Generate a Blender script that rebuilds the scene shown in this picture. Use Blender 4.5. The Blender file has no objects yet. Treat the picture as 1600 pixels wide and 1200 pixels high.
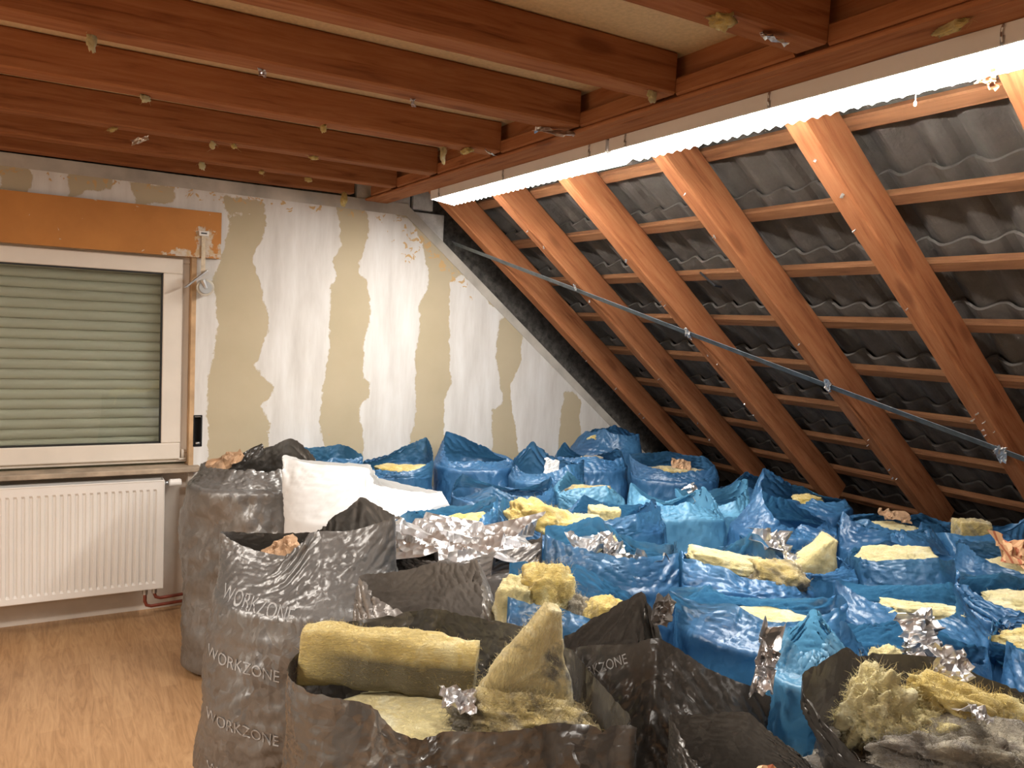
import bpy, bmesh, math, random
import numpy as np
from mathutils import Vector, Matrix, noise
from mathutils.bvhtree import BVHTree

scene = bpy.context.scene
COL = scene.collection
PI = math.pi

# ---------------------------------------------------------------- camera
cam_d = bpy.data.cameras.new('camera')
cam_d.sensor_width = 36.0
cam_d.lens = 28.206
cam_d.clip_start = 0.05
cam = bpy.data.objects.new('camera', cam_d)
COL.objects.link(cam)
CR = [[0.8627155766, -0.0039246862, -0.5056742338], [-0.5035359012, 0.0855212367, -0.8597311872], [0.04662006, 0.99632862, 0.07180428]]
cam.matrix_world = Matrix([[*CR[0], 0.0], [*CR[1], 0.0], [*CR[2], 1.6636], [0, 0, 0, 1]])
scene.camera = cam

# ---------------------------------------------------------------- world, exposure
w = bpy.data.worlds.new('night'); scene.world = w
w.use_nodes = True
w.node_tree.nodes['Background'].inputs[0].default_value = (0.02, 0.025, 0.035, 1)
w.node_tree.nodes['Background'].inputs[1].default_value = 0.15
scene.view_settings.view_transform = 'Standard'
scene.view_settings.look = 'None'
scene.view_settings.gamma = 1
scene.view_settings.use_curve_mapping = False
scene.view_settings.exposure = 0.0
TUBE = 78.0          # radiance of the luminous louvre panels
LEFT_FILL = 85.0     # watts of the added fill light on the left
# ---------------------------------------------------------------- added fill light, no real fixture, brightens the left part of the room
ld = bpy.data.lights.new('left_fill_light', 'AREA')
ld.shape = 'RECTANGLE'; ld.size = 1.2; ld.size_y = 0.3
ld.energy = LEFT_FILL; ld.color = (1.0, 0.95, 0.88)
lo = bpy.data.objects.new('left_fill_light', ld); COL.objects.link(lo)
lo.location = (-1.3, 1.9, 2.33)

ld2 = bpy.data.lights.new('rear_fill_light', 'AREA')  # unseen fill added behind the viewer to lift the front bags
ld2.shape = 'RECTANGLE'; ld2.size = 1.2; ld2.size_y = 0.25
ld2.energy = 26.0; ld2.color = (1.0, 0.96, 0.90)
lo2 = bpy.data.objects.new('rear_fill_light', ld2); COL.objects.link(lo2)
lo2.location = (0.2, -0.9, 2.33)

# ---------------------------------------------------------------- material helpers
def new_mat(name):
    m = bpy.data.materials.new(name); m.use_nodes = True
    nt = m.node_tree
    return m, nt, nt.nodes['Principled BSDF']
def N(nt, t, **kw):
    n = nt.nodes.new(t)
    for k, v in kw.items():
        if hasattr(n, k): setattr(n, k, v)
        else: n.inputs[k].default_value = v
    return n
def ramp(nt, src, stops):
    r = nt.nodes.new('ShaderNodeValToRGB')
    e = r.color_ramp.elements
    while len(e) < len(stops): e.new(0.5)
    for i, (p, c) in enumerate(stops):
        e[i].position = p; e[i].color = (*c, 1) if len(c) == 3 else c
    nt.links.new(src, r.inputs[0]); return r.outputs[0]
def coords(nt, scale=(1, 1, 1), kind='Object'):
    t = nt.nodes.new('ShaderNodeTexCoord'); m = nt.nodes.new('ShaderNodeMapping')
    m.inputs['Scale'].default_value = scale
    nt.links.new(t.outputs[kind], m.inputs[0]); return m.outputs[0]
def noise_n(nt, vec, scale, detail=4, rough=0.55, dist=0.0):
    n = N(nt, 'ShaderNodeTexNoise'); n.inputs['Scale'].default_value = scale
    n.inputs['Detail'].default_value = detail; n.inputs['Roughness'].default_value = rough
    n.inputs['Distortion'].default_value = dist
    nt.links.new(vec, n.inputs['Vector']); return n.outputs['Fac']
def mixc(nt, fac, a, b, mode='MIX'):
    m = nt.nodes.new('ShaderNodeMix'); m.data_type = 'RGBA'; m.blend_type = mode
    for sock, v in ((m.inputs[0], fac), (m.inputs[6], a), (m.inputs[7], b)):
        if hasattr(v, 'is_linked'): nt.links.new(v, sock)
        elif isinstance(v, (int, float)): sock.default_value = v
        else: sock.default_value = (*v, 1)
    return m.outputs[2]
def math_n(nt, op, a, b=0.0, c=None):
    m = nt.nodes.new('ShaderNodeMath'); m.operation = op
    for i, v in enumerate((a, b) if c is None else (a, b, c)):
        if hasattr(v, 'is_linked'): nt.links.new(v, m.inputs[i])
        else: m.inputs[i].default_value = v
    return m.outputs[0]
def bump(nt, bsdf, h, strength=0.3, dist=0.01):
    b = nt.nodes.new('ShaderNodeBump'); b.inputs['Strength'].default_value = strength
    b.inputs['Distance'].default_value = dist
    nt.links.new(h, b.inputs['Height']); nt.links.new(b.outputs[0], bsdf.inputs['Normal'])

def simple(name, col, rough=0.5, metal=0.0, nscale=0, namp=0.1, bmp=0.0):
    m, nt, p = new_mat(name)
    p.inputs['Roughness'].default_value = rough; p.inputs['Metallic'].default_value = metal
    p.inputs['Base Color'].default_value = (*col, 1)
    v = coords(nt)
    f = noise_n(nt, v, nscale or 12, 5)
    lo_ = tuple(c * (1 - namp) for c in col); hi = tuple(min(1, c * (1 + namp)) for c in col)
    nt.links.new(ramp(nt, f, [(0.3, lo_), (0.7, hi)]), p.inputs['Base Color'])
    if bmp: bump(nt, p, f, bmp, 0.01)
    return m

def wood(name, a, b, dark, rough=0.65, knots=True):
    m, nt, p = new_mat(name)
    v = coords(nt, (1.0, 14, 14))
    oi = nt.nodes.new('ShaderNodeObjectInfo')
    add = nt.nodes.new('ShaderNodeVectorMath'); add.operation = 'ADD'
    sc = nt.nodes.new('ShaderNodeVectorMath'); sc.operation = 'SCALE'; sc.inputs[3].default_value = 40
    nt.links.new(oi.outputs['Random'], sc.inputs[0])
    nt.links.new(v, add.inputs[0]); nt.links.new(sc.outputs[0], add.inputs[1])
    g = noise_n(nt, add.outputs[0], 3.2, 7, 0.62, 0.6)
    g2 = noise_n(nt, add.outputs[0], 0.55, 3, 0.5)
    c = ramp(nt, g, [(0.28, dark), (0.45, a), (0.72, b)])
    c = mixc(nt, ramp(nt, g2, [(0.35, (0, 0, 0)), (0.75, (0.55, 0.55, 0.55))]), c, a)
    if knots:
        vo = N(nt, 'ShaderNodeTexVoronoi'); vo.inputs['Scale'].default_value = 1.0
        ad2 = nt.nodes.new('ShaderNodeVectorMath'); ad2.operation = 'ADD'
        nt.links.new(coords(nt, (2.2, 7, 7)), ad2.inputs[0]); nt.links.new(sc.outputs[0], ad2.inputs[1])
        nt.links.new(ad2.outputs[0], vo.inputs['Vector'])
        k = ramp(nt, vo.outputs['Distance'], [(0.10, (1, 1, 1)), (0.2, (0, 0, 0))])
        c = mixc(nt, math_n(nt, 'MULTIPLY', k, 0.7), c, dark)
    hsv = nt.nodes.new('ShaderNodeHueSaturation')
    nt.links.new(math_n(nt, 'MULTIPLY_ADD', oi.outputs['Random'], 0.22, 0.89), hsv.inputs['Value'])
    nt.links.new(c, hsv.inputs['Color'])
    nt.links.new(hsv.outputs[0], p.inputs['Base Color'])
    p.inputs['Roughness'].default_value = rough
    p.inputs['Specular IOR Level'].default_value = 0.12
    bump(nt, p, g, 0.35, 0.004)
    return m

M = {}
M['beam'] = wood('stained_softwood', (0.30, 0.113, 0.046), (0.41, 0.18, 0.082), (0.16, 0.052, 0.02), rough=0.85)
M['batten'] = wood('raw_batten_wood', (0.20, 0.09, 0.042), (0.29, 0.14, 0.068), (0.10, 0.042, 0.022), rough=0.9)

def film(name, base, trans, rough, tw, light=None, spec=0.6, metal=0.0, bs=0.5, fac=0.42):
    """thin polythene: glossy skin over a partly translucent sheet, with fine crinkles"""
    m, nt, p = new_mat(name)
    v = coords(nt)
    oi = nt.nodes.new('ShaderNodeObjectInfo')
    f = noise_n(nt, v, 5, 4)
    col = ramp(nt, f, [(0.3, base), (0.7, light or base)])
    hsv = nt.nodes.new('ShaderNodeHueSaturation')
    nt.links.new(math_n(nt, 'MULTIPLY_ADD', oi.outputs['Random'], 0.35, 0.8), hsv.inputs['Value'])
    nt.links.new(col, hsv.inputs['Color'])
    nt.links.new(hsv.outputs[0], p.inputs['Base Color'])
    p.inputs['Roughness'].default_value = rough
    p.inputs['Specular IOR Level'].default_value = spec
    p.inputs['Metallic'].default_value = metal
    # crinkles: sharp ridged creases at two scales, stretched two ways
    def rid(sc, rot_, st):
        mp = nt.nodes.new('ShaderNodeMapping'); mp.inputs['Rotation'].default_value = rot_; mp.inputs['Scale'].default_value = st
        nt.links.new(v, mp.inputs[0])
        r = N(nt, 'ShaderNodeTexNoise'); r.noise_type = 'RIDGED_MULTIFRACTAL'; r.inputs['Scale'].default_value = sc
        r.inputs['Detail'].default_value = 2.0; r.inputs['Roughness'].default_value = 0.5; r.inputs['Distortion'].default_value = 0.4
        r.inputs['Offset'].default_value = 0.9
        nt.links.new(mp.outputs[0], r.inputs['Vector']); return r.outputs['Fac']
    h = math_n(nt, 'ADD', math_n(nt, 'MULTIPLY', rid(5, (0.5, 0.9, 0.3), (1, 2.2, 1)), 0.35), math_n(nt, 'MULTIPLY', rid(8, (1.4, 0.2, 1.1), (2.2, 0.8, 1)), 0.22))
    h = math_n(nt, 'ADD', h, math_n(nt, 'MULTIPLY', rid(24, (0.2, 0.5, 0.9), (1, 1, 1)), 0.06))
    b = nt.nodes.new('ShaderNodeBump'); b.inputs['Strength'].default_value = bs; b.inputs['Distance'].default_value = 0.012
    nt.links.new(h, b.inputs['Height'])
    # flat little facets between the creases, stronger in crumpled zones
    wz = N(nt, 'ShaderNodeTexNoise'); wz.inputs['Scale'].default_value = 7; wz.inputs['Detail'].default_value = 2
    nt.links.new(v, wz.inputs['Vector'])
    wv_ = nt.nodes.new('ShaderNodeVectorMath'); wv_.operation = 'MULTIPLY_ADD'
    nt.links.new(wz.outputs['Color'], wv_.inputs[0]); wv_.inputs[1].default_value = (0.12, 0.12, 0.12); nt.links.new(v, wv_.inputs[2])
    acc = None
    for sc_, k_ in ((17, fac), (44, fac * 0.8)):
        vo = N(nt, 'ShaderNodeTexVoronoi'); vo.inputs['Scale'].default_value = sc_
        mp = nt.nodes.new('ShaderNodeMapping'); mp.inputs['Rotation'].default_value = (0.7, 0.3 * sc_, 1.1); mp.inputs['Scale'].default_value = (1, 1.9, 0.8)
        nt.links.new(wv_.outputs[0], mp.inputs[0]); nt.links.new(mp.outputs[0], vo.inputs['Vector'])
        sb = nt.nodes.new('ShaderNodeVectorMath'); sb.operation = 'SUBTRACT'; sb.inputs[1].default_value = (0.5, 0.5, 0.5)
        nt.links.new(vo.outputs['Color'], sb.inputs[0])
        zone = ramp(nt, noise_n(nt, v, 3.5 + sc_ * 0.1, 3), [(0.35, (0.15, 0.15, 0.15)), (0.65, (1, 1, 1))])
        sl = nt.nodes.new('ShaderNodeVectorMath'); sl.operation = 'SCALE'
        nt.links.new(sb.outputs[0], sl.inputs[0]); nt.links.new(math_n(nt, 'MULTIPLY', zone, k_), sl.inputs[3])
        ad = nt.nodes.new('ShaderNodeVectorMath'); ad.operation = 'ADD'
        nt.links.new(sl.outputs[0], ad.inputs[0])
        nt.links.new(acc if acc is not None else b.outputs[0], ad.inputs[1]); acc = ad.outputs[0]
    nm = nt.nodes.new('ShaderNodeVectorMath'); nm.operation = 'NORMALIZE'
    nt.links.new(acc, nm.inputs[0])
    nt.links.new(nm.outputs[0], p.inputs['Normal'])
    if tw > 0:
        tr = nt.nodes.new('ShaderNodeBsdfTranslucent')
        tr.inputs['Color'].default_value = (*trans, 1)
        nt.links.new(b.outputs[0], tr.inputs['Normal'])
        ms = nt.nodes.new('ShaderNodeMixShader'); ms.inputs[0].default_value = tw
        out = nt.nodes['Material Output']
        nt.links.new(p.outputs[0], ms.inputs[1]); nt.links.new(tr.outputs[0], ms.inputs[2])
        nt.links.new(ms.outputs[0], out.inputs[0])
    return m
M['blue'] = film('blue_polythene', (0.030, 0.105, 0.235), (0.10, 0.36, 0.66), 0.38, 0.27, (0.06, 0.19, 0.37), 0.9, bs=.40, fac=0.42)
M['cyan'] = film('pale_blue_polythene', (0.085, 0.27, 0.44), (0.18, 0.50, 0.76), 0.42, 0.32, (0.15, 0.38, 0.56), 0.7, bs=.35, fac=0.35)
M['black'] = film('grey_black_polythene', (0.15, 0.143, 0.135), (0.22, 0.19, 0.16), 0.38, 0.08, (0.21, 0.20, 0.19), 1.0, 0.35, bs=.40)
M['dark'] = film('dark_thin_polythene', (0.048, 0.044, 0.039), (0.20, 0.16, 0.13), 0.28, 0.10, (0.085, 0.078, 0.07), 1.0, 0.3, bs=.4, fac=0.42)
M['front'] = film('satin_grey_polythene', (0.085, 0.081, 0.076), (0.20, 0.16, 0.13), 0.27, 0.06, (0.14, 0.134, 0.127), 1.0, 0.45, bs=.45, fac=0.6)
M['grey'] = film('smoky_grey_polythene', (0.16, 0.145, 0.13), (0.36, 0.30, 0.25), 0.38, 0.16, (0.22, 0.20, 0.185), 0.95, 0.35, bs=.40)
M['white'] = film('white_woven_plastic', (0.80, 0.79, 0.77), (0.9, 0.9, 0.88), 0.5, 0.25, (0.86, 0.85, 0.84), 0.4, bs=0.1, fac=0.12)

def wool(name, a, b, dirt, dlo, dhi, band=False):
    m, nt, p = new_mat(name)
    v = coords(nt)
    f = noise_n(nt, v, 11, 8, 0.72, 0.8)
    c = ramp(nt, f, [(0.38, tuple(q * 0.86 for q in a)), (0.5, a), (0.62, b)])
    g = noise_n(nt, v, 6.5, 5, 0.6, 0.8)
    d = ramp(nt, g, [(dlo, (0, 0, 0)), (dhi, (1, 1, 1))])
    if band:      # mould stops short of the clean top edge and the left end of the slab
        sx = nt.nodes.new('ShaderNodeSeparateXYZ'); nt.links.new(v, sx.inputs[0])
        zz = ramp(nt, math_n(nt, 'MULTIPLY_ADD', sx.outputs[2], -6.0, 0.5), [(0.34, (0, 0, 0)), (0.46, (1, 1, 1))])
        xx = ramp(nt, math_n(nt, 'MULTIPLY_ADD', sx.outputs[0], 2.0, 0.5), [(0.14, (0, 0, 0)), (0.34, (1, 1, 1))])
        d = math_n(nt, 'MULTIPLY', d, math_n(nt, 'MULTIPLY', zz, xx))
    c = mixc(nt, math_n(nt, 'MULTIPLY', d, 0.9), c, dirt)
    nt.links.new(c, p.inputs['Base Color'])
    p.inputs['Roughness'].default_value = 0.95
    p.inputs['Specular IOR Level'].default_value = 0.1
    p.inputs['Sheen Weight'].default_value = 0.4
    fine = noise_n(nt, coords(nt, (1, 1, 3)), 70, 5, 0.75, 1.2)
    bump(nt, p, fine, 0.9, 0.012)
    return m
M['wool'] = wool('yellow_glass_wool', (0.74, 0.54, 0.14), (0.88, 0.76, 0.36), (0.40, 0.30, 0.16), 0.60, 0.78)
M['wool_pale'] = wool('pale_glass_wool', (0.80, 0.67, 0.30), (0.92, 0.84, 0.52), (0.5, 0.4, 0.25), 0.66, 0.8)
M['wool_dirty'] = wool('dirty_glass_wool', (0.62, 0.47, 0.16), (0.74, 0.62, 0.34), (0.09, 0.07, 0.045), 0.44, 0.60)
M['slab'] = wool('mouldy_slab_wool', (0.70, 0.52, 0.16), (0.80, 0.66, 0.30), (0.085, 0.065, 0.022), 0.24, 0.44, band=True)
M['wool_mould'] = wool('mould_spotted_wool', (0.80, 0.64, 0.28), (0.90, 0.80, 0.48), (0.10, 0.09, 0.07), 0.52, 0.62)
M['wool_grey'] = wool('grey_glass_wool', (0.36, 0.31, 0.22), (0.62, 0.55, 0.40), (0.16, 0.13, 0.10), 0.42, 0.6)

m, nt, p = new_mat('aluminium_foil'); M['foil'] = m
v = coords(nt); vo = N(nt, 'ShaderNodeTexVoronoi'); vo.inputs['Scale'].default_value = 28
nt.links.new(v, vo.inputs['Vector'])
p.inputs['Metallic'].default_value = 0.9; p.inputs['Roughness'].default_value = 0.28
nt.links.new(ramp(nt, noise_n(nt, v, 8), [(0.35, (0.62, 0.60, 0.58)), (0.7, (0.86, 0.86, 0.88))]), p.inputs['Base Color'])
bump(nt, p, vo.outputs['Distance'], 0.7, 0.012)
m, nt, p = new_mat('printed_kraft_paper'); M['kraft'] = m
v = coords(nt)
wv = N(nt, 'ShaderNodeTexWave'); wv.inputs['Scale'].default_value = 9; wv.inputs['Distortion'].default_value = 2.5
nt.links.new(v, wv.inputs['Vector'])
c = ramp(nt, wv.outputs['Fac'], [(0.74, (0.62, 0.36, 0.19)), (0.8, (0.42, 0.13, 0.06))])
nt.links.new(c, p.inputs['Base Color']); p.inputs['Roughness'].default_value = 0.7

M['brown'] = simple('torn_brown_paper', (0.42, 0.26, 0.15), 0.8, nscale=20, namp=0.35)
M['paint_white'] = simple('white_enamel', (0.80, 0.76, 0.71), 0.35, nscale=3, namp=0.03)
M['frame'] = simple('cream_window_plastic', (0.76, 0.69, 0.60), 0.4, nscale=5, namp=0.05)
M['sill'] = simple('worn_stone_sill', (0.42, 0.33, 0.24), 0.6, nscale=9, namp=0.35, bmp=0.2)
M['jamb'] = simple('bare_reveal', (0.55, 0.36, 0.20), 0.85, nscale=7, namp=0.3, bmp=0.3)
M['rubber'] = simple('black_rubber_seal', (0.012, 0.012, 0.012), 0.5)
M['black_pl'] = simple('black_plastic', (0.015, 0.015, 0.017), 0.4)
M['grey_pl'] = simple('grey_plastic', (0.42, 0.42, 0.41), 0.4)
M['clear_pl'] = simple('translucent_wheel_plastic', (0.58, 0.52, 0.42), 0.3)
M['steel'] = simple('zinc_steel', (0.50, 0.50, 0.50), 0.38, 0.85, nscale=40, namp=0.2)
M['galv'] = simple('dull_galvanised_band', (0.15, 0.17, 0.18), 0.5, 0.5, nscale=25, namp=0.35)
M['copper'] = simple('red_brown_pipe', (0.24, 0.055, 0.03), 0.4, 0.2, nscale=20, namp=0.3)
M['strap'] = simple('webbing_strap', (0.62, 0.52, 0.38), 0.9, nscale=60, namp=0.2)
M['dark_in'] = simple('dark_cavity', (0.01, 0.008, 0.006), 0.9)
M['ink'] = simple('pale_print', (0.34, 0.33, 0.32), 0.45)
M['housing'] = simple('luminaire_housing', (0.82, 0.80, 0.77), 0.45, nscale=4, namp=0.03)
M['chip'] = simple('chipboard', (0.62, 0.46, 0.27), 0.85, nscale=70, namp=0.12, bmp=0.1)
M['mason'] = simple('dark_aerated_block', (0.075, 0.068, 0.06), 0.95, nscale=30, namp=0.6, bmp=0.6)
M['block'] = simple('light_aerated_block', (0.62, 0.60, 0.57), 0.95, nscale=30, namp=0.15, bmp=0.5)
M['plaster'] = simple('rough_white_plaster', (0.66, 0.58, 0.50), 0.9, nscale=6, namp=0.08, bmp=0.2)
M['room'] = simple('room_wall_paint', (0.62, 0.54, 0.44), 0.9, nscale=3, namp=0.05)
M['trimboard'] = None

m, nt, p = new_mat('lit_louvre'); M['lit'] = m
p.inputs['Emission Color'].default_value = (1.0, 0.965, 0.91, 1); p.inputs['Emission Strength'].default_value = TUBE
p.inputs['Base Color'].default_value = (0.9, 0.9, 0.9, 1)

# roof tiles: dusty grey brown concrete
m, nt, p = new_mat('concrete_roof_tile'); M['tile'] = m
v = coords(nt)
c = ramp(nt, noise_n(nt, v, 9, 6, 0.65), [(0.3, (0.06, 0.052, 0.046)), (0.55, (0.115, 0.10, 0.088)), (0.8, (0.19, 0.17, 0.15))])
br = N(nt, 'ShaderNodeTexNoise'); br.inputs['Scale'].default_value = 2.5
nt.links.new(v, br.inputs['Vector'])
c = mixc(nt, 0.5, c, ramp(nt, br.outputs['Fac'], [(0.3, (0.06, 0.052, 0.046)), (0.7, (0.15, 0.135, 0.12))]))
nt.links.new(c, p.inputs['Base Color']); p.inputs['Roughness'].default_value = 0.9
bump(nt, p, noise_n(nt, v, 45, 5, 0.7), 0.5, 0.008)

# gypsum wall: bare card against spread filler, edge from the 'bare' attribute of the mesh
def wall_board():
    m, nt, p = new_mat('filled_plasterboard')
    at = nt.nodes.new('ShaderNodeAttribute'); at.attribute_name = 'bare'
    v = coords(nt)
    n1 = noise_n(nt, v, 9, 8, 0.68); n2 = noise_n(nt, v, 40, 5, 0.7)
    s = math_n(nt, 'ADD', at.outputs['Fac'], math_n(nt, 'MULTIPLY', math_n(nt, 'SUBTRACT', n1, 0.5), 0.09))
    s = math_n(nt, 'ADD', s, math_n(nt, 'MULTIPLY', math_n(nt, 'SUBTRACT', n2, 0.5), 0.02))
    msk = ramp(nt, math_n(nt, 'MULTIPLY_ADD', s, 12.0, 0.5), [(0.46, (0, 0, 0)), (0.54, (1, 1, 1))])
    st = noise_n(nt, coords(nt, (5, 1, 0.8)), 2.2, 6, 0.6)
    fil = ramp(nt, st, [(0.3, (0.60, 0.565, 0.52)), (0.52, (0.71, 0.68, 0.64)), (0.68, (0.78, 0.76, 0.73))])
    bare = ramp(nt, noise_n(nt, v, 3, 4), [(0.3, (0.47, 0.395, 0.265)), (0.7, (0.52, 0.44, 0.305))])
    c = mixc(nt, msk, fil, bare)
    # small torn paper flecks, commonest near the edges of the board
    fl = noise_n(nt, v, 24, 3, 0.5, 1.0)
    at2 = nt.nodes.new('ShaderNodeAttribute'); at2.attribute_name = 'torn'
    fm = ramp(nt, math_n(nt, 'ADD', fl, math_n(nt, 'MULTIPLY', at2.outputs['Fac'], 0.24)), [(0.76, (0, 0, 0)), (0.79, (1, 1, 1))])
    c = mixc(nt, fm, c, (0.60, 0.40, 0.20))
    nt.links.new(c, p.inputs['Base Color'])
    p.inputs['Roughness'].default_value = 0.92; p.inputs['Specular IOR Level'].default_value = 0.15
    hb = math_n(nt, 'ADD', math_n(nt, 'MULTIPLY', msk, -0.6), math_n(nt, 'MULTIPLY', st, 0.5))
    bump(nt, p, hb, 0.35, 0.006)
    return m
M['board'] = wall_board()
M['taped'] = simple('old_joint_tape', (0.50, 0.46, 0.40), 0.9, nscale=5, namp=0.25, bmp=0.15)

# orange painted roller box cover with peeled patches
m, nt, p = new_mat('orange_paint_peeling'); M['orange'] = m
at = nt.nodes.new('ShaderNodeAttribute'); at.attribute_name = 'bare'
v = coords(nt)
n1 = noise_n(nt, v, 22, 7, 0.7)
s = math_n(nt, 'ADD', at.outputs['Fac'], math_n(nt, 'MULTIPLY', math_n(nt, 'SUBTRACT', n1, 0.5), 0.14))
msk = ramp(nt, math_n(nt, 'MULTIPLY_ADD', s, 12.0, 0.5), [(0.46, (0, 0, 0)), (0.54, (1, 1, 1))])
c = ramp(nt, noise_n(nt, v, 3.5, 5), [(0.3, (0.42, 0.165, 0.035)), (0.7, (0.56, 0.235, 0.055))])
c2 = ramp(nt, noise_n(nt, v, 30, 3), [(0.45, (0.62, 0.54, 0.45)), (0.6, (0.56, 0.40, 0.23))])
fk = ramp(nt, noise_n(nt, v, 19, 3, 0.6, 0.6), [(0.705, (0, 0, 0)), (0.725, (1, 1, 1))])
msk = math_n(nt, 'MAXIMUM', msk, fk)
nt.links.new(mixc(nt, msk, c, c2), p.inputs['Base Color']); p.inputs['Roughness'].default_value = 0.75
bump(nt, p, math_n(nt, 'MULTIPLY', msk, -1.0), 0.4, 0.004)

# laminate floor, boards along Y
m, nt, p = new_mat('oak_laminate'); M['floor'] = m
v = coords(nt)
sep = nt.nodes.new('ShaderNodeSeparateXYZ'); nt.links.new(v, sep.inputs[0])
cmb = nt.nodes.new('ShaderNodeCombineXYZ'); nt.links.new(sep.outputs[1], cmb.inputs[0]); nt.links.new(sep.outputs[0], cmb.inputs[1])
bk = nt.nodes.new('ShaderNodeTexBrick')
for k_, v_ in (('Scale', 1.0), ('Brick Width', 0.62), ('Row Height', 0.066), ('Mortar Size', 0.0005), ('Mortar Smooth', 0.3)):
    bk.inputs[k_].default_value = v_
bk.offset = 0.37; bk.inputs['Color1'].default_value = (0.0, 0.0, 0.0, 1); bk.inputs['Color2'].default_value = (1, 1, 1, 1)
bk.inputs['Mortar'].default_value = (0.3, 0.3, 0.3, 1)
nt.links.new(cmb.outputs[0], bk.inputs['Vector'])
gr = noise_n(nt, coords(nt, (9, 0.9, 1)), 3.5, 7, 0.6, 2.6)
c = ramp(nt, gr, [(0.34, (0.31, 0.165, 0.075)), (0.5, (0.45, 0.255, 0.12)), (0.66, (0.54, 0.325, 0.165))])
c = mixc(nt, 0.35, c, ramp(nt, bk.outputs['Color'], [(0, (0.36, 0.195, 0.09)), (1, (0.54, 0.33, 0.17))]))
nt.links.new(c, p.inputs['Base Color']); p.inputs['Roughness'].default_value = 0.42
p.inputs['Specular IOR Level'].default_value = 0.35
bump(nt, p, gr, 0.08, 0.002)

m, nt, p = new_mat('shutter_slat'); M['shutter'] = m
p.inputs['Base Color'].default_value = (0.62, 0.61, 0.48, 1); p.inputs['Roughness'].default_value = 0.5
m, nt, p = new_mat('window_glass'); M['glass'] = m
p.inputs['Transmission Weight'].default_value = 1.0; p.inputs['Roughness'].default_value = 0.0
p.inputs['IOR'].default_value = 1.5; p.inputs['Base Color'].default_value = (0.93, 0.97, 0.95, 1)

# ---------------------------------------------------------------- object helpers
def link(name, me, mat, parent=None, smooth=False):
    o = bpy.data.objects.new(name, me); COL.objects.link(o)
    if mat is not None: me.materials.append(mat)
    if parent is not None: o.parent = parent
    me.polygons.foreach_set('use_smooth', [bool(smooth)] * len(me.polygons))
    return o
def obj(name, bm, mat, parent=None, smooth=False, bevel=0.0):
    me = bpy.data.meshes.new(name)
    bmesh.ops.recalc_face_normals(bm, faces=bm.faces)
    bm.to_mesh(me); bm.free()
    o = link(name, me, mat, parent, smooth)
    if bevel:
        b = o.modifiers.new('bevel', 'BEVEL'); b.width = bevel; b.segments = 2; b.limit_method = 'ANGLE'
    return o
def tag(o, label=None, cat=None, group=None, kind=None):
    if label: o['label'] = label
    if cat: o['category'] = cat
    if group: o['group'] = group
    if kind: o['kind'] = kind
    return o
def empty(name, loc):
    o = bpy.data.objects.new(name, None); COL.objects.link(o); o.location = loc
    o.empty_display_size = 0.05
    return o
def box(bm, x0, x1, y0, y1, z0, z1):
    vs = [bm.verts.new(c) for c in ((x0, y0, z0), (x1, y0, z0), (x1, y1, z0), (x0, y1, z0), (x0, y0, z1), (x1, y0, z1), (x1, y1, z1), (x0, y1, z1))]
    for f in ((0, 1, 2, 3), (4, 5, 6, 7), (0, 1, 5, 4), (1, 2, 6, 5), (2, 3, 7, 6), (3, 0, 4, 7)):
        bm.faces.new([vs[i] for i in f])
def boxobj(name, x0, x1, y0, y1, z0, z1, mat, parent=None, bevel=0.0):
    bm = bmesh.new(); box(bm, x0, x1, y0, y1, z0, z1)
    return obj(name, bm, mat, parent, bevel=bevel)
def grid_mesh(name, P, closed=False, extra_cap=None):
    """P: (M,N,3) array"""
    Mr, Nc = P.shape[:2]
    idx = np.arange(Mr * Nc).reshape(Mr, Nc)
    if closed:
        a = idx[:-1]; b = np.roll(idx, -1, 1)[:-1]; c = np.roll(idx, -1, 1)[1:]; d = idx[1:]
    else:
        a = idx[:-1, :-1]; b = idx[:-1, 1:]; c = idx[1:, 1:]; d = idx[1:, :-1]
    faces = np.stack([a, b, c, d], -1).reshape(-1, 4)
    me = bpy.data.meshes.new(name)
    me.vertices.add(Mr * Nc); me.vertices.foreach_set('co', P.reshape(-1).astype(np.float32))
    fl = faces.reshape(-1).astype(np.int32)
    nf = len(faces)
    capv = None
    if extra_cap:   # close the first row with one polygon
        fl = np.concatenate([fl, idx[0][::-1].astype(np.int32)])
    me.loops.add(len(fl)); me.loops.foreach_set('vertex_index', fl)
    tot = nf + (1 if extra_cap else 0)
    me.polygons.add(tot)
    st = list(range(0, nf * 4, 4)); ct = [4] * nf
    if extra_cap: st.append(nf * 4); ct.append(Nc)
    me.polygons.foreach_set('loop_start', st); me.polygons.foreach_set('loop_total', ct)
    me.update(); me.validate()
    return me
def tube(bm, pts, r, seg=10):
    pts = [Vector(p) for p in pts]; rings = []
    for i, p in enumerate(pts):
        d = (pts[min(i + 1, len(pts) - 1)] - pts[max(i - 1, 0)]).normalized()
        u = d.orthogonal().normalized() if not rings else (pu - d * pu.dot(d)).normalized()
        pu = u; w_ = d.cross(u)
        rr = r[i] if hasattr(r, '__len__') else r
        rings.append([bm.verts.new(p + (u * math.cos(2 * PI * k / seg) + w_ * math.sin(2 * PI * k / seg)) * rr) for k in range(seg)])
    for a, b in zip(rings, rings[1:]):
        for k in range(seg): bm.faces.new([a[k], a[(k + 1) % seg], b[(k + 1) % seg], b[k]])
    bm.faces.new(rings[0][::-1]); bm.faces.new(rings[-1])
def prism(bm, poly, y0, y1):
    a = [bm.verts.new((x, y0, z)) for x, z in poly]; b = [bm.verts.new((x, y1, z)) for x, z in poly]
    n = len(poly)
    bm.faces.new(a); bm.faces.new(b[::-1])
    for i in range(n): bm.faces.new([a[i], b[i], b[(i + 1) % n], a[(i + 1) % n]])
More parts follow.
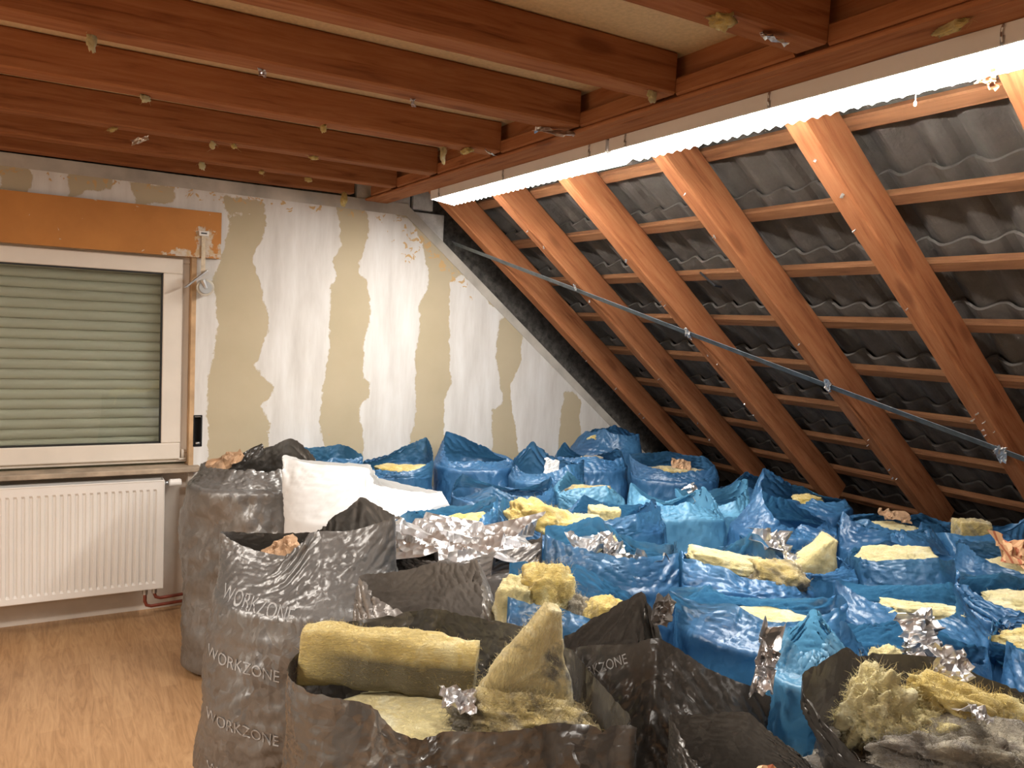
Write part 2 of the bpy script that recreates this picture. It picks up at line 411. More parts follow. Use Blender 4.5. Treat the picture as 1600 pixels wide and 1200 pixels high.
def beam(name, p0, p1, w_, h, mat, up=(0, 0, 1), rough=0.0015, seed=0):
    """timber from p0 to p1 (centre line), local X along it, w across, h along 'up'"""
    p0, p1 = Vector(p0), Vector(p1); L_ = (p1 - p0).length
    X = (p1 - p0).normalized(); Z = Vector(up); Z = (Z - X * Z.dot(X)).normalized(); Y = Z.cross(X)
    n = max(6, int(L_ / 0.08)); k = 4
    prof = []
    c = 0.006
    hw, hh = w_ / 2, h / 2
    for a, b in ((-hw + c, -hh), (0, -hh), (hw - c, -hh), (hw, -hh + c), (hw, 0), (hw, hh - c), (hw - c, hh), (0, hh), (-hw + c, hh), (-hw, hh - c), (-hw, 0), (-hw, -hh + c)):
        prof.append((a, b))
    P = np.zeros((n + 1, len(prof), 3))
    for i in range(n + 1):
        x = L_ * i / n
        for j, (a, b) in enumerate(prof):
            q = Vector((x * 2.2 + seed * 7.3, a * 9, b * 9 + seed))
            d = noise.noise(q) * rough + noise.noise(q * 4) * rough * 0.5
            s = 1 + d / max(hw, 0.01)
            P[i, j] = (x, a * s, b * s)
    me = grid_mesh(name, P, closed=True)
    bm = bmesh.new(); bm.from_mesh(me); bm.verts.ensure_lookup_table()
    m_ = len(prof)
    bm.faces.new([bm.verts[j] for j in range(m_)]); bm.faces.new([bm.verts[n * m_ + j] for j in range(m_)][::-1])
    bmesh.ops.recalc_face_normals(bm, faces=bm.faces)
    bm.to_mesh(me); bm.free()
    o = link(name, me, mat)
    Rm_ = Matrix((X, Y, Z)).transposed().to_4x4(); Rm_.translation = p0
    o.matrix_world = Rm_
    return o
# ================================================================ the room
YB = 4.674                     # face of the gable plasterboard
DATA = {"beige":[[[0.885,2.205],[0.887,2.118],[0.853,1.975],[0.812,1.831],[0.839,1.622],[0.825,1.479],[0.798,1.301],[0.789,1.087],[0.808,0.943],[0.782,0.691],[1.145,0.669],[1.134,1.007],[1.094,1.138],[1.172,1.241],[1.083,1.322],[1.046,1.376],[1.103,1.524],[1.125,1.645],[1.08,1.741],[1.07,1.849],[1.021,1.978],[1.082,2.102],[1.086,2.227]],[[1.495,2.328],[1.514,2.218],[1.53,2.088],[1.485,2.009],[1.516,1.91],[1.471,1.839],[1.473,1.65],[1.476,1.421],[1.457,1.306],[1.437,1.192],[1.43,1.038],[1.469,0.883],[1.465,0.649],[1.719,0.634],[1.7,0.953],[1.678,1.112],[1.732,1.21],[1.746,1.269],[1.696,1.308],[1.689,1.387],[1.702,1.582],[1.726,1.739],[1.704,1.892],[1.641,1.945],[1.658,2.042],[1.701,2.199],[1.676,2.349]],[[2.05,2.186],[2.077,2.077],[2.11,1.92],[2.046,1.755],[2.053,1.595],[2.029,1.433],[2.04,1.27],[2.051,1.107],[2.023,0.944],[2.018,0.615],[2.285,0.599],[2.252,0.938],[2.244,1.105],[2.259,1.188],[2.296,1.272],[2.275,1.437],[2.255,1.684],[2.253,1.921],[2.327,1.996],[2.286,2.095]],[[2.675,1.724],[2.632,1.701],[2.619,1.573],[2.616,1.444],[2.659,1.273],[2.681,1.143],[2.609,1.1],[2.608,0.927],[2.651,0.576],[2.859,0.564],[2.809,0.922],[2.758,1.099],[2.734,1.273],[2.804,1.383],[2.815,1.448],[2.806,1.613],[2.787,1.686]],[[3.165,1.221],[3.172,1.184],[3.156,1.003],[3.146,0.821],[3.162,0.545],[3.368,0.532],[3.347,0.86],[3.319,1.046],[3.334,1.156],[3.252,1.221]],[[-0.178,2.364],[-0.067,2.365],[-0.045,2.29],[-0.059,2.242],[-0.072,2.203],[-0.178,2.202]],[[0.106,2.32],[0.307,2.36],[0.317,2.283],[0.192,2.242],[0.115,2.2]],[[0.382,2.318],[0.604,2.326],[0.615,2.26],[0.574,2.228],[0.429,2.205]],[[0.843,2.312],[0.955,2.301],[1.067,2.286],[1.075,2.226],[0.885,2.205],[0.861,2.255]],[[-0.178,2.37],[1.956,2.389],[1.956,2.369],[-0.178,2.349]],[[1.673,2.417],[1.957,2.362],[2.024,2.291],[1.688,2.339]],[[1.959,2.303],[2.231,2.111],[2.4,1.94],[2.29,2.014],[2.051,2.175]],[[2.231,2.111],[2.521,1.885],[2.726,1.705],[2.574,1.783]]],"peel":[[[0.7,1.955],[0.719,2.039],[0.705,2.093],[0.737,2.11],[0.796,2.116],[0.807,2.068],[0.785,2.021],[0.815,1.999],[0.852,2.031],[0.853,1.961]],[[0.556,1.957],[0.619,1.996],[0.687,1.988],[0.7,1.955]]],"drywall":[[1.59,2.392],[1.957,2.362],[2.723,1.748],[3.829,0.844]]}

def signed(poly, X, Z):
    """signed distance to a polygon (positive inside), numpy"""
    P = np.array(poly); Q = np.roll(P, -1, 0)
    d = np.full(X.shape, 1e9); ins = np.zeros(X.shape, bool)
    for (ax, az), (bx, bz) in zip(P, Q):
        ex, ez = bx - ax, bz - az
        t = np.clip(((X - ax) * ex + (Z - az) * ez) / (ex * ex + ez * ez + 1e-12), 0, 1)
        d = np.minimum(d, np.hypot(X - ax - t * ex, Z - az - t * ez))
        c = ((az > Z) != (bz > Z)) & (X < (bx - ax) * (Z - az) / (bz - az + 1e-12) + ax)
        ins ^= c
    return np.where(ins, d, -d)

def attr_wall(name, x0, x1, zfun, z0, y, step, polys, mat, torn=None, holes=()):
    nx = int((x1 - x0) / step) + 1
    xs = np.linspace(x0, x1, nx)
    nz = int(2.6 / step) + 1
    ts = np.linspace(0, 1, nz)
    Xg = np.tile(xs, (nz, 1)); top = np.array([zfun(x) for x in xs])
    Zg = z0 + (top - z0)[None, :] * ts[:, None]
    P = np.stack([Xg, np.full_like(Xg, y), Zg], -1)
    me = grid_mesh(name, P)
    s = np.full(Xg.shape, -1.0)
    for pl in polys: s = np.maximum(s, signed(pl, Xg, Zg))
    s = np.clip(s, -0.15, 0.15)
    a = me.attributes.new('bare', 'FLOAT', 'POINT'); a.data.foreach_set('value', s.reshape(-1).astype(np.float32))
    if torn is not None:
        t_ = torn(Xg, Zg)
        a = me.attributes.new('torn', 'FLOAT', 'POINT'); a.data.foreach_set('value', t_.reshape(-1).astype(np.float32))
    if holes:
        bm = bmesh.new(); bm.from_mesh(me)
        kill = [f for f in bm.faces if any(h[0] < f.calc_center_median().x < h[1] and h[2] < f.calc_center_median().z < h[3] for h in holes)]
        bmesh.ops.delete(bm, geom=kill, context='FACES'); bm.to_mesh(me); bm.free()
    return link(name, me, mat)

def ztop(x):
    if x < 1.957: return 2.385
    return 2.362 - 0.811 * (x - 1.957)
def torn_f(X, Z):
    slope = (2.362 - 0.811 * (X - 1.957)) - Z
    a = np.exp(-((slope - 0.12) / 0.09) ** 2) * np.exp(-((X - 2.15) / 0.35) ** 2)
    b = np.exp(-((Z - 2.30) / 0.05) ** 2) * 0.75
    c_ = np.exp(-((X - 1.95) / 0.12) ** 2 - ((Z - 2.12) / 0.10) ** 2)
    return np.maximum(np.maximum(a, b), c_)
wr = attr_wall('wall_back', 0.725, 4.9, ztop, 0.0, YB, 0.02, DATA['beige'], M['board'], torn_f, holes=((0.722, 0.768, 0.92, 1.09),))
tag(wr, kind='structure')
wl = attr_wall('wall_back_left', -0.6, 0.725, lambda x: 2.385, 2.20, YB, 0.02, DATA['beige'], M['board'], torn_f)
tag(wl, kind='structure')
# masonry of the gable behind the boards, and the niche under the window
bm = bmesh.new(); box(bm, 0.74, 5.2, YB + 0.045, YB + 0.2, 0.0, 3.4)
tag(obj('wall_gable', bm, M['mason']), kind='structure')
bm = bmesh.new(); box(bm, -2.2, 0.74, YB + 0.08, YB + 0.2, 0.0, 0.80)
tag(obj('wall_niche', bm, M['plaster']), kind='structure')
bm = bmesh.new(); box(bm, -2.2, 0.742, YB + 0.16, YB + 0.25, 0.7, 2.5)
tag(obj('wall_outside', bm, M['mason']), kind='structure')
# light blocks visible above the board edge
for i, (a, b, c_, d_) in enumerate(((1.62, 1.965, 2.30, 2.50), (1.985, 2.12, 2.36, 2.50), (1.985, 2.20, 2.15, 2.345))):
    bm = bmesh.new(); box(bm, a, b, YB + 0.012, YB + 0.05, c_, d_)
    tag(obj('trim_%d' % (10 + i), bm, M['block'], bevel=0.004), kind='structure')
# jamb between opening and board, joint tapes
bm = bmesh.new(); box(bm, 0.700, 0.7265, YB - 0.002, YB + 0.16, 0.80, 2.0)
tag(obj('trim_1', bm, M['jamb'], bevel=0.003), kind='structure')
bm = bmesh.new(); box(bm, 0.700, 0.7265, YB - 0.002, YB + 0.16, 0.0, 0.775)
tag(obj('trim_2', bm, M['plaster'], bevel=0.003), kind='structure')
bm = bmesh.new(); prism(bm, [(-0.6, 2.325), (1.95, 2.312), (1.962, 2.362), (1.94, 2.382), (-0.6, 2.389)], YB - 0.005, YB + 0.012)
tag(obj('trim_3', bm, M['taped']), kind='structure')
me3 = bpy.data.objects['trim_3'].data
bm = bmesh.new(); prism(bm, [(1.93, 2.315), (1.962, 2.362), (4.90, -0.021), (4.80, 0.0)], YB - 0.006, YB + 0.013)
tag(obj('trim_4', bm, M['taped']), kind='structure')
# niche in the wall for the strap winder
bm = bmesh.new(); box(bm, 0.725, 0.768, YB + 0.03, YB + 0.044, 0.915, 1.095)
o = obj('trim_5', bm, M['dark_in']); tag(o, kind='structure')
sw = empty('winder_socket', (0.748, YB + 0.0, 1.0)); tag(sw, 'black rectangular empty winder slot in the wall right of the window', 'wall slot')
def rel(o, parent):       # keep world placement under a parent empty
    o.parent = parent; o.matrix_parent_inverse = Matrix.Translation(-parent.location)
    return o
bm = bmesh.new()
box(bm, 0.722, 0.768, YB - 0.002, YB + 0.03, 1.085, 1.093); box(bm, 0.722, 0.768, YB - 0.002, YB + 0.03, 0.917, 0.925)
box(bm, 0.722, 0.729, YB - 0.002, YB + 0.03, 0.92, 1.09); box(bm, 0.762, 0.769, YB - 0.002, YB + 0.03, 0.92, 1.09)
rel(obj('housing', bm, M['black_pl']), sw)
bm = bmesh.new(); tube(bm, [(0.735, YB - 0.003, 0.937), (0.758, YB - 0.003, 0.937)], 0.007)
rel(obj('roller', bm, M['steel'], smooth=True), sw)
# window opening lintel and orange cover
oc = attr_wall('shutter_box_cover', -0.8, 0.845, lambda x: 2.206, 1.955, YB - 0.014, 0.01, DATA['peel'], M['orange'])
so = oc.modifiers.new('thick', 'SOLIDIFY'); so.thickness = 0.012; so.offset = 1
tag(oc, 'orange painted roller shutter box cover with peeling corner above the window', 'cover panel')
bm = bmesh.new(); box(bm, -0.8, 0.742, YB + 0.0, YB + 0.16, 1.955, 2.2)
tag(obj('trim_6', bm, M['jamb']), kind='structure')

# window
wx0, wx1, wz0, wz1 = -0.85, 0.700, 0.826, 1.965
win = empty('window_1', (0.0, YB + 0.06, wz0)); tag(win, kind='structure')
yf = YB + 0.046
bm = bmesh.new()
box(bm, wx0, wx1, yf + 0.012, yf + 0.07, wz0, wz0 + 0.05); box(bm, wx0, wx1, yf + 0.012, yf + 0.07, wz1 - 0.045, wz1)
box(bm, wx1 - 0.045, wx1, yf + 0.012, yf + 0.07, wz0 + 0.05, wz1 - 0.045)
rel(obj('window_frame', bm, M['frame'], bevel=0.004), win)
bm = bmesh.new()
box(bm, wx0, 0.662, yf - 0.012, yf + 0.05, 0.846, 0.936); box(bm, wx0, 0.662, yf - 0.012, yf + 0.05, 1.862, 1.944)
box(bm, 0.563, 0.662, yf - 0.012, yf + 0.05, 0.936, 1.862)
rel(obj('window_sash', bm, M['frame'], bevel=0.006), win)
bm = bmesh.new()
for a in ((wx0, 0.566, 0.934, 0.943), (wx0, 0.566, 1.854, 1.863)):
    box(bm, a[0], a[1], yf - 0.004, yf + 0.03, a[2], a[3])
box(bm, 0.556, 0.566, yf - 0.004, yf + 0.03, 0.934, 1.863)
rel(obj('seal', bm, M['rubber']), win)
bm = bmesh.new(); box(bm, wx0, 0.56, yf + 0.012, yf + 0.018, 0.94, 1.858)
rel(obj('glass_pane', bm, M['glass']), win)
bm = bmesh.new(); tube(bm, [(0.676, yf - 0.006, 0.853), (0.676, yf - 0.006, 0.90)], 0.008); tube(bm, [(0.655, yf - 0.004, 0.845), (0.69, yf - 0.004, 0.845)], 0.006)
rel(obj('hinge', bm, M['frame'], smooth=True), win)
# roller shutter outside the glass
pts = []
z = 1.95; prof = []
while z > 0.80:
    for k in range(7):
        t = k / 6
        prof.append((z - 0.046 * t, -0.011 * math.sin(PI * t) ** 0.7))
    prof.append((z - 0.0485, 0.010)); z -= 0.052
prof = np.array(prof)
P = np.zeros((len(prof), 2, 3))
for i, (zz, dy) in enumerate(prof):
    for j, xx in enumerate((-0.85, 0.70)): P[i, j] = (xx, YB + 0.125 + dy, zz)
shm = link('roller_shutter', grid_mesh('roller_shutter', P), M['shutter'])
tag(shm, 'closed grey green slatted roller shutter outside the window glass', 'roller shutter')
# sill
bm = bmesh.new(); box(bm, -0.85, 0.755, YB - 0.07, YB + 0.06, 0.787, 0.815)
tag(obj('trim_20', bm, M['sill'], bevel=0.005), kind='structure')

# radiator -------------------------------------------------------
rad = empty('radiator', (0.0, 4.62, 0.17)); tag(rad, 'white ribbed panel radiator on the wall under the window', 'radiator')
xs = []
prof = []
x = -0.80
P = []
rx1 = 0.567
zs_ = [0.172, 0.20, 0.212, 0.70, 0.712, 0.755]
cols = []
pitch = 0.0333
x = rx1 - 0.028
while x > -0.8:
    cols += [(x, 0), (x - 0.007, 0), (x - 0.011, 1), (x - 0.022, 1), (x - 0.026, 0)]
    x -= pitch
cols = [(rx1, 0)] + cols
P = np.zeros((len(zs_), len(cols), 3))
for i, zz in enumerate(zs_):
    for j, (xx, d) in enumerate(cols):
        P[i, j] = (xx, 4.572 + (0.009 * d if 0.205 < zz < 0.705 else 0), zz)
fp = rel(link('front_panel', grid_mesh('front_panel', P), M['paint_white']), rad)
bm = bmesh.new(); box(bm, -0.8, rx1, 4.5735, 4.580, 0.168, 0.174); box(bm, rx1 - 0.004, rx1 + 0.002, 4.570, 4.68, 0.168, 0.758); box(bm, -0.8, rx1, 4.570, 4.576, 0.752, 0.760)
box(bm, -0.8, rx1, 4.666, 4.68, 0.17, 0.755)
rel(obj('side_panel', bm, M['paint_white'], bevel=0.002), rad)
for i in range(24):
    bm = bmesh.new(); xx = rx1 - 0.02 - i * 0.055
    box(bm, xx - 0.046, xx, 4.585, 4.66, 0.735, 0.742)
    if xx > -0.75: rel(obj('fin', bm, M['black_pl']), rad)
tv = empty('thermostat_valve', (0.60, 4.62, 0.735)); tag(tv, 'white thermostat knob at the top right end of the radiator', 'radiator valve')
bm = bmesh.new(); tube(bm, [(0.595, 4.62, 0.733), (0.60, 4.62, 0.733), (0.652, 4.62, 0.733), (0.658, 4.62, 0.733)], [0.014, 0.020, 0.020, 0.015], 18)
rel(obj('knob', bm, M['paint_white']), tv)
bm = bmesh.new(); tube(bm, [(0.569, 4.62, 0.733), (0.595, 4.62, 0.733)], 0.010, 14)
rel(obj('stem', bm, M['steel'], smooth=True), tv)
for i, (x0_, zb, yy) in enumerate(((0.485, 0.062, 4.62), (0.532, 0.098, 4.63))):
    r_ = empty('heating_pipe', (x0_, yy, 0.15))
    tag(r_, ['red brown pipe bending right under the radiator, lower of the two', 'red brown pipe bending right under the radiator, upper of the two'][i], 'pipe', 'pipes under the radiator')
    bm = bmesh.new(); tube(bm, [(x0_, yy, 0.165), (x0_, yy, zb + 0.03), (x0_ + 0.008, yy, zb + 0.008), (x0_ + 0.03, yy, zb), (0.75, yy + 0.03, zb)], 0.009)
    rel(obj('pipe', bm, M['copper'], smooth=True), r_)
    bm = bmesh.new(); tube(bm, [(x0_, yy, 0.17), (x0_, yy, 0.13)], 0.014, 8)
    rel(obj('nut', bm, M['steel']), r_)

# belt winder hanging from its strap -----------------------------
bw = empty('belt_winder', (0.74, 4.64, 1.85)); tag(bw, 'grey wheel shaped shutter belt winder hanging right of the window', 'belt winder')
def yz_disc(cx, cz, y0, y1, r, seg=32):
    bm = bmesh.new(); tube(bm, [(cx, y0, cz), (cx, y1, cz)], r, seg); return bm
rel(obj('wheel', yz_disc(0.762, 1.795, 4.612, 4.632, 0.046), M['clear_pl'], bevel=0.004), bw)
rel(obj('hub_disc', yz_disc(0.762, 1.795, 4.604, 4.613, 0.034), M['grey_pl'], bevel=0.002), bw)
rel(obj('axle', yz_disc(0.760, 1.798, 4.598, 4.606, 0.008, 16), M['steel']), bw)
bm = bmesh.new(); tube(bm, [(0.765, 4.608, 1.79), (0.745, 4.606, 1.835)], [0.010, 0.017], 8)
rel(obj('bracket', bm, M['steel']), bw)
bm = bmesh.new(); prism(bm, [(0.655, 1.790), (0.662, 1.785), (0.772, 1.882), (0.766, 1.889)], 4.59, 4.645)
rel(obj('mounting_plate', bm, M['steel'], bevel=0.002), bw)
bm = bmesh.new(); box(bm, 0.742, 0.763, 4.636, 4.639, 1.87, 2.075)
st = obj('shutter_strap', bm, M['strap']); tag(st, 'beige webbing strap running down from the guide to the winder', 'strap')
gd = empty('strap_guide', (0.752, 4.65, 2.08)); tag(gd, 'small white strap guide on the peeled corner of the orange cover', 'strap guide')
bm = bmesh.new(); box(bm, 0.728, 0.778, 4.632, 4.6475, 2.072, 2.098)
rel(obj('plate', bm, M['paint_white'], bevel=0.002), gd)
bm = bmesh.new(); box(bm, 0.738, 0.768, 4.6295, 4.6325, 2.082, 2.089)
rel(obj('slot', bm, M['black_pl']), gd)

# other shell -----------------------------------------------------
bm = bmesh.new(); box(bm, -2.2, 4.9, -2.6, YB + 0.15, -0.05, 0.0)
tag(obj('floor', bm, M['floor']), kind='structure')
bm = bmesh.new(); box(bm, -2.3, -2.2, -2.6, YB + 0.2, 0.0, 2.6)
tag(obj('wall_left', bm, M['room']), kind='structure')
bm = bmesh.new(); box(bm, -2.3, 4.9, -2.7, -2.6, 0.0, 3.4)
tag(obj('wall_front', bm, M['room']), kind='structure')
bm = bmesh.new(); box(bm, -2.2, 1.70, -2.6, 2.560, 2.516, 2.54); box(bm, -2.2, 1.70, 2.563, YB + 0.05, 2.516, 2.54)
box(bm, -2.2, 1.755, -2.6, YB, 2.54, 2.55)
tag(obj('ceiling', bm, M['chip']), kind='structure')
bm = bmesh.new(); box(bm, 3.86, 3.90, -2.6, 2.22, 0.0, 0.80); box(bm, 3.86, 3.90, 2.22, YB - 0.02, 0.0, 0.60)
tag(obj('wall_right', bm, M['paint_white']), kind='structure')
# faint smudged stamp on the chipboard
bm = bmesh.new()
for i in range(7):
    xx = 1.09 + i * 0.022
    box(bm, xx, xx + 0.013, 2.32 - i * 0.004, 2.36 - i * 0.004, 2.5145, 2.5158)
stp = obj('ink_stamp', bm, simple('faded_ink', (0.36, 0.30, 0.22), 0.9)); tag(stp, 'faded grey ink stamp on the ceiling chipboard between joists', 'stamp')

# timbers -----------------------------------------------------------
ords = ['nearest', 'second', 'third', 'fourth', 'fifth', 'sixth', 'seventh', 'eighth', 'ninth', 'tenth']
joists = [(4.56, 4.645), (4.16, 4.25), (3.64, 3.73), (3.01, 3.105), (2.43, 2.53), (1.925, 2.02), (1.375, 1.475), (0.80, 0.90), (0.25, 0.35), (-0.3, -0.2)]
for i, (a, b) in enumerate(joists):
    o = beam('ceiling_joist', (-2.2, (a + b) / 2, 2.4525), (1.66 if i else 1.56, (a + b) / 2, 2.4525), b - a, 0.125, M['beam'], seed=i)
    lab = 'orange brown ceiling joist running against the window wall' if i == 0 else 'orange brown ceiling joist, %s out from the window wall' % ords[i]
    tag(o, lab, 'joist', 'ceiling joists')
edges = [(joists[i + 1][1], joists[i][0]) for i in range(len(joists) - 1)]
for i, (a, b) in enumerate(edges[:8]):
    o = beam('blocking_timber', (1.685, a + 0.002, 2.414), (1.685, b - 0.002, 2.414), 0.05, 0.054, M['beam'], seed=20 + i)
    tag(o, 'short timber strip beside the purlin in the %s joist gap from the window wall' % ('first' if i == 0 else ords[i]), 'timber strip', 'strips between the joists')
o = beam('roof_purlin', (1.755, -2.5, 2.454), (1.755, YB - 0.01, 2.454), 0.11, 0.168, M['beam'], seed=31)
tag(o, 'long reddish purlin above the fluorescent lamp, running towards the gable wall', 'purlin')
o = beam('ledger_batten', (1.687, -2.5, 2.379), (1.687, YB - 0.01, 2.379), 0.046, 0.016, M['beam'], rough=0.001, seed=33)
tag(o, 'thin ledger strip under the joist ends along the purlin', 'ledger')

# roof plane frame: s runs down the slope, n outwards
SL = math.atan(0.811); cs, sn = math.cos(SL), math.sin(SL)
def RP(s, y, n):              # s=0 at the purlin, on the underside of the rafters
    return Vector((1.957 + s * cs + n * sn, y, 2.362 + 0.06 - s * sn + n * cs))
raf = [(4.40, 4.31), (3.79, 3.715), (3.165, 3.09), (2.495, 2.42), (1.845, 1.765), (1.18, 1.10), (0.54, 0.46), (-0.12, -0.2)]
RD = 0.148
for i, (a, b) in enumerate(raf):
    yc = (a + b) / 2
    o = beam('roof_rafter', RP(-0.25, yc, RD / 2), RP(2.75, yc, RD / 2), a - b, RD, M['beam'], up=(sn, 0, cs), seed=40 + i)
    tag(o, 'sloping orange brown roof rafter, ' + ['nearest the gable wall'] [0] if i == 0 else 'sloping orange brown roof rafter, %s from the gable wall' % ords[i], 'rafter', 'roof rafters')
bat = [0.0 + 0.275 + 0.333 * k for k in range(-1, 9)]
for i, s in enumerate(bat):
    o = beam('tile_batten', RP(s, -2.5, RD + 0.0165), RP(s, YB + 0.04, RD + 0.0165), 0.056, 0.032, M['batten'], up=(sn, 0, cs), seed=60 + i)
    tag(o, 'thin horizontal roof batten, ' + ('highest one just under the lamp' if i == 0 else '%s from the top' % ords[i]), 'batten', 'roof battens')
# tiles
def tile_row(k, s0, s1):
    ys = np.arange(-1.6, YB + 0.04, 0.0125)
    rows = 8
    P = np.zeros((rows * 2, len(ys), 3))
    rnd = random.Random(k)
    offs = {}
    for j, y in enumerate(ys):
        tl = math.floor((y + 0.013) / 0.30); fr = (y + 0.013) / 0.30 - tl
        if tl not in offs: offs[tl] = (rnd.uniform(-0.003, 0.003), rnd.uniform(-0.006, 0.006))
        w_ = 0.017 * math.cos(2 * PI * fr * 2) + (0.009 if fr < 0.10 else 0) + offs[tl][0]
        for i in range(rows):
            t = i / (rows - 1)
            s = s0 + (s1 - s0) * t + offs[tl][1]
            n = RD + 0.033 + 0.014 + t * 0.030 + w_ + 0.0015 * noise.noise(Vector((s * 9, y * 9, k)))
            P[i, j] = RP(s, y, n)
            P[2 * rows - 1 - i, j] = RP(s, y, n + 0.013)
    Q = np.concatenate([P, P[:1]], 0)
    return Q
for k in range(10):
    s0 = bat[k] - 0.075 if k < len(bat) else 0
    me = grid_mesh('roof_tiles', tile_row(k, s0, s0 + 0.42))
    o = link('roof_tiles', me, M['tile'], smooth=False)
    o['kind'] = 'structure'
me = grid_mesh('roof_tiles', tile_row(77, bat[0] - 0.39, bat[0] + 0.03)); link('roof_tiles', me, M['tile'])['kind'] = 'structure'
# ridge side closure above the collar level so the loft stays dark
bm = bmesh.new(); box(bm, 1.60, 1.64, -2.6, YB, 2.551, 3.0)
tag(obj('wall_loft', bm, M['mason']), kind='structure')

# wind brace: flat steel band nailed to the undersides of the rafters
bs_ = [(4.66, 2.262), (3.83, 2.594), (3.13, 2.88), (2.46, 3.145), (1.80, 3.40), (1.14, 3.66), (0.5, 3.9)]
P = []
for (y, x) in bs_:
    s = (x - 1.957) / cs
    P.append((s, y))
bm = bmesh.new(); prev = None
for i, (s, y) in enumerate(P):
    for dn in (0.0,):
        a = bm.verts.new(RP(s - 0.019, y - 0.006, -0.004)); b = bm.verts.new(RP(s + 0.019, y + 0.006, -0.004))
        c_ = bm.verts.new(RP(s + 0.019, y + 0.006, -0.0015)); d_ = bm.verts.new(RP(s - 0.019, y - 0.006, -0.0015))
    cur = [a, b, c_, d_]
    if prev:
        for k in range(4): bm.faces.new([prev[k], prev[(k + 1) % 4], cur[(k + 1) % 4], cur[k]])
    else: bm.faces.new(cur)
    prev = cur
bm.faces.new(prev)
tag(obj('wind_brace', bm, M['galv']), 'grey steel wind brace band crossing the rafters diagonally', 'steel band')

# fluorescent luminaires --------------------------------------------
def luminaire(y0, y1, label):
    L_ = empty('fluorescent_lamp', (1.87, (y0 + y1) / 2, 2.37)); tag(L_, label, 'ceiling lamp', 'louvred fluorescent lamps along the purlin')
    bm = bmesh.new(); box(bm, 1.800, 1.945, y0, y1, 2.322, 2.3695)
    rel(obj('housing', bm, M['housing'], bevel=0.002), L_)
    # sawtooth louvre tray, lit
    bm = bmesh.new(); n = int((y1 - y0 - 0.02) / 0.044); q = (y1 - y0 - 0.02) / n
    poly = [(y0 + 0.01, 2.3218)]
    for i in range(n):
        poly += [(y0 + 0.01 + q * i, 2.3208), (y0 + 0.01 + q * (i + 0.85), 2.305)]
    poly += [(y1 - 0.01, 2.3208), (y1 - 0.01, 2.3218)]
    a = [bm.verts.new((1.806, y, 2.3212)) for y, z_ in poly]; b = [bm.verts.new((1.938, y, z_)) for y, z_ in poly]
    m_ = len(poly)
    for i in range(m_ - 1): bm.faces.new([a[i], a[i + 1], b[i + 1], b[i]])
    for i in range(1, m_ - 1):
        pass
    ta = bm.verts.new((1.806, poly[0][0], 2.33)); 
    bm.faces.new(b[::-1])
    bm.verts.remove(ta)
    bmesh.ops.triangulate(bm, faces=[f for f in bm.faces if len(f.verts) > 4])
    rel(obj('louvre', bm, M['lit']), L_)
    return L_
l1 = luminaire(2.46, 4.02, 'white fluorescent lamp with glowing louvre, nearer the gable wall')
l2 = luminaire(0.86, 2.44, 'white fluorescent lamp with glowing serrated louvre, nearer the viewer')
for i, (y, z_) in enumerate(((3.905, 2.356), (3.223, 2.354), (2.557, 2.353), (2.338, 2.353), (1.677, 2.352), (1.026, 2.352))):
    bm = bmesh.new()
    tube(bm, [(1.797, y, 2.366), (1.794, y, 2.358), (1.797, y + 0.003, 2.350), (1.793, y, 2.338), (1.799, y, 2.328)], 0.0028, 8)
    box(bm, 1.796, 1.8, y - 0.004, y + 0.004, 2.323, 2.342)
    rel(obj('spring_clip', bm, M['steel']), l1 if y > 2.45 else l2)

# slotted dark bracket on a batten, black fitting on a rafter
bk_ = empty('metal_bracket', RP(1.02, 2.86, RD)); tag(bk_, 'small dark metal hook hanging from a batten between two rafters', 'hook')
bm = bmesh.new()
pA = RP(0.93, 2.90, RD - 0.006)
tube(bm, [RP(0.90, 2.925, RD - 0.006), RP(0.97, 2.86, RD - 0.03), RP(1.0, 2.85, RD - 0.012)], 0.0055, 6)
rel(obj('hook', bm, M['black_pl']), bk_)
bf = empty('black_fitting', (2.432, 1.25, 2.02)); tag(bf, 'round black fitting at the right edge beside the rafter', 'fitting')
bm = bmesh.new(); tube(bm, [RP(0.62, 1.24, RD * 0.7), RP(0.62, 1.19, RD * 0.7)], 0.035, 24)
rel(obj('cap', bm, M['black_pl'], bevel=0.004), bf)
bm = bmesh.new(); tube(bm, [RP(0.62, 1.245, RD * 0.7), RP(0.62, 1.238, RD * 0.7)], 0.012, 16)
rel(obj('pin', bm, M['steel']), bf)
# ================================================================ sacks
def smooth_noise(shape, rng, cells, periodic_u=True):
    """low frequency noise field (M,N), periodic in u"""
    cu, cv = cells
    g = rng.standard_normal((cv + 2, cu))
    Mv, Nu = shape
    v = np.linspace(0, cv, Mv); u = np.arange(Nu) * cu / Nu
    iu = np.floor(u).astype(int); fu = u - iu; fu = fu * fu * (3 - 2 * fu)
    iv = np.minimum(np.floor(v).astype(int), cv); fv = v - iv; fv = fv * fv * (3 - 2 * fv)
    def G(a, b): return g[np.clip(a, 0, cv + 1)][:, b % cu]
    return ((G(iv, iu) * (1 - fu) + G(iv, iu + 1) * fu) * (1 - fv)[:, None] + (G(iv + 1, iu) * (1 - fu) + G(iv + 1, iu + 1) * fu) * fv[:, None])

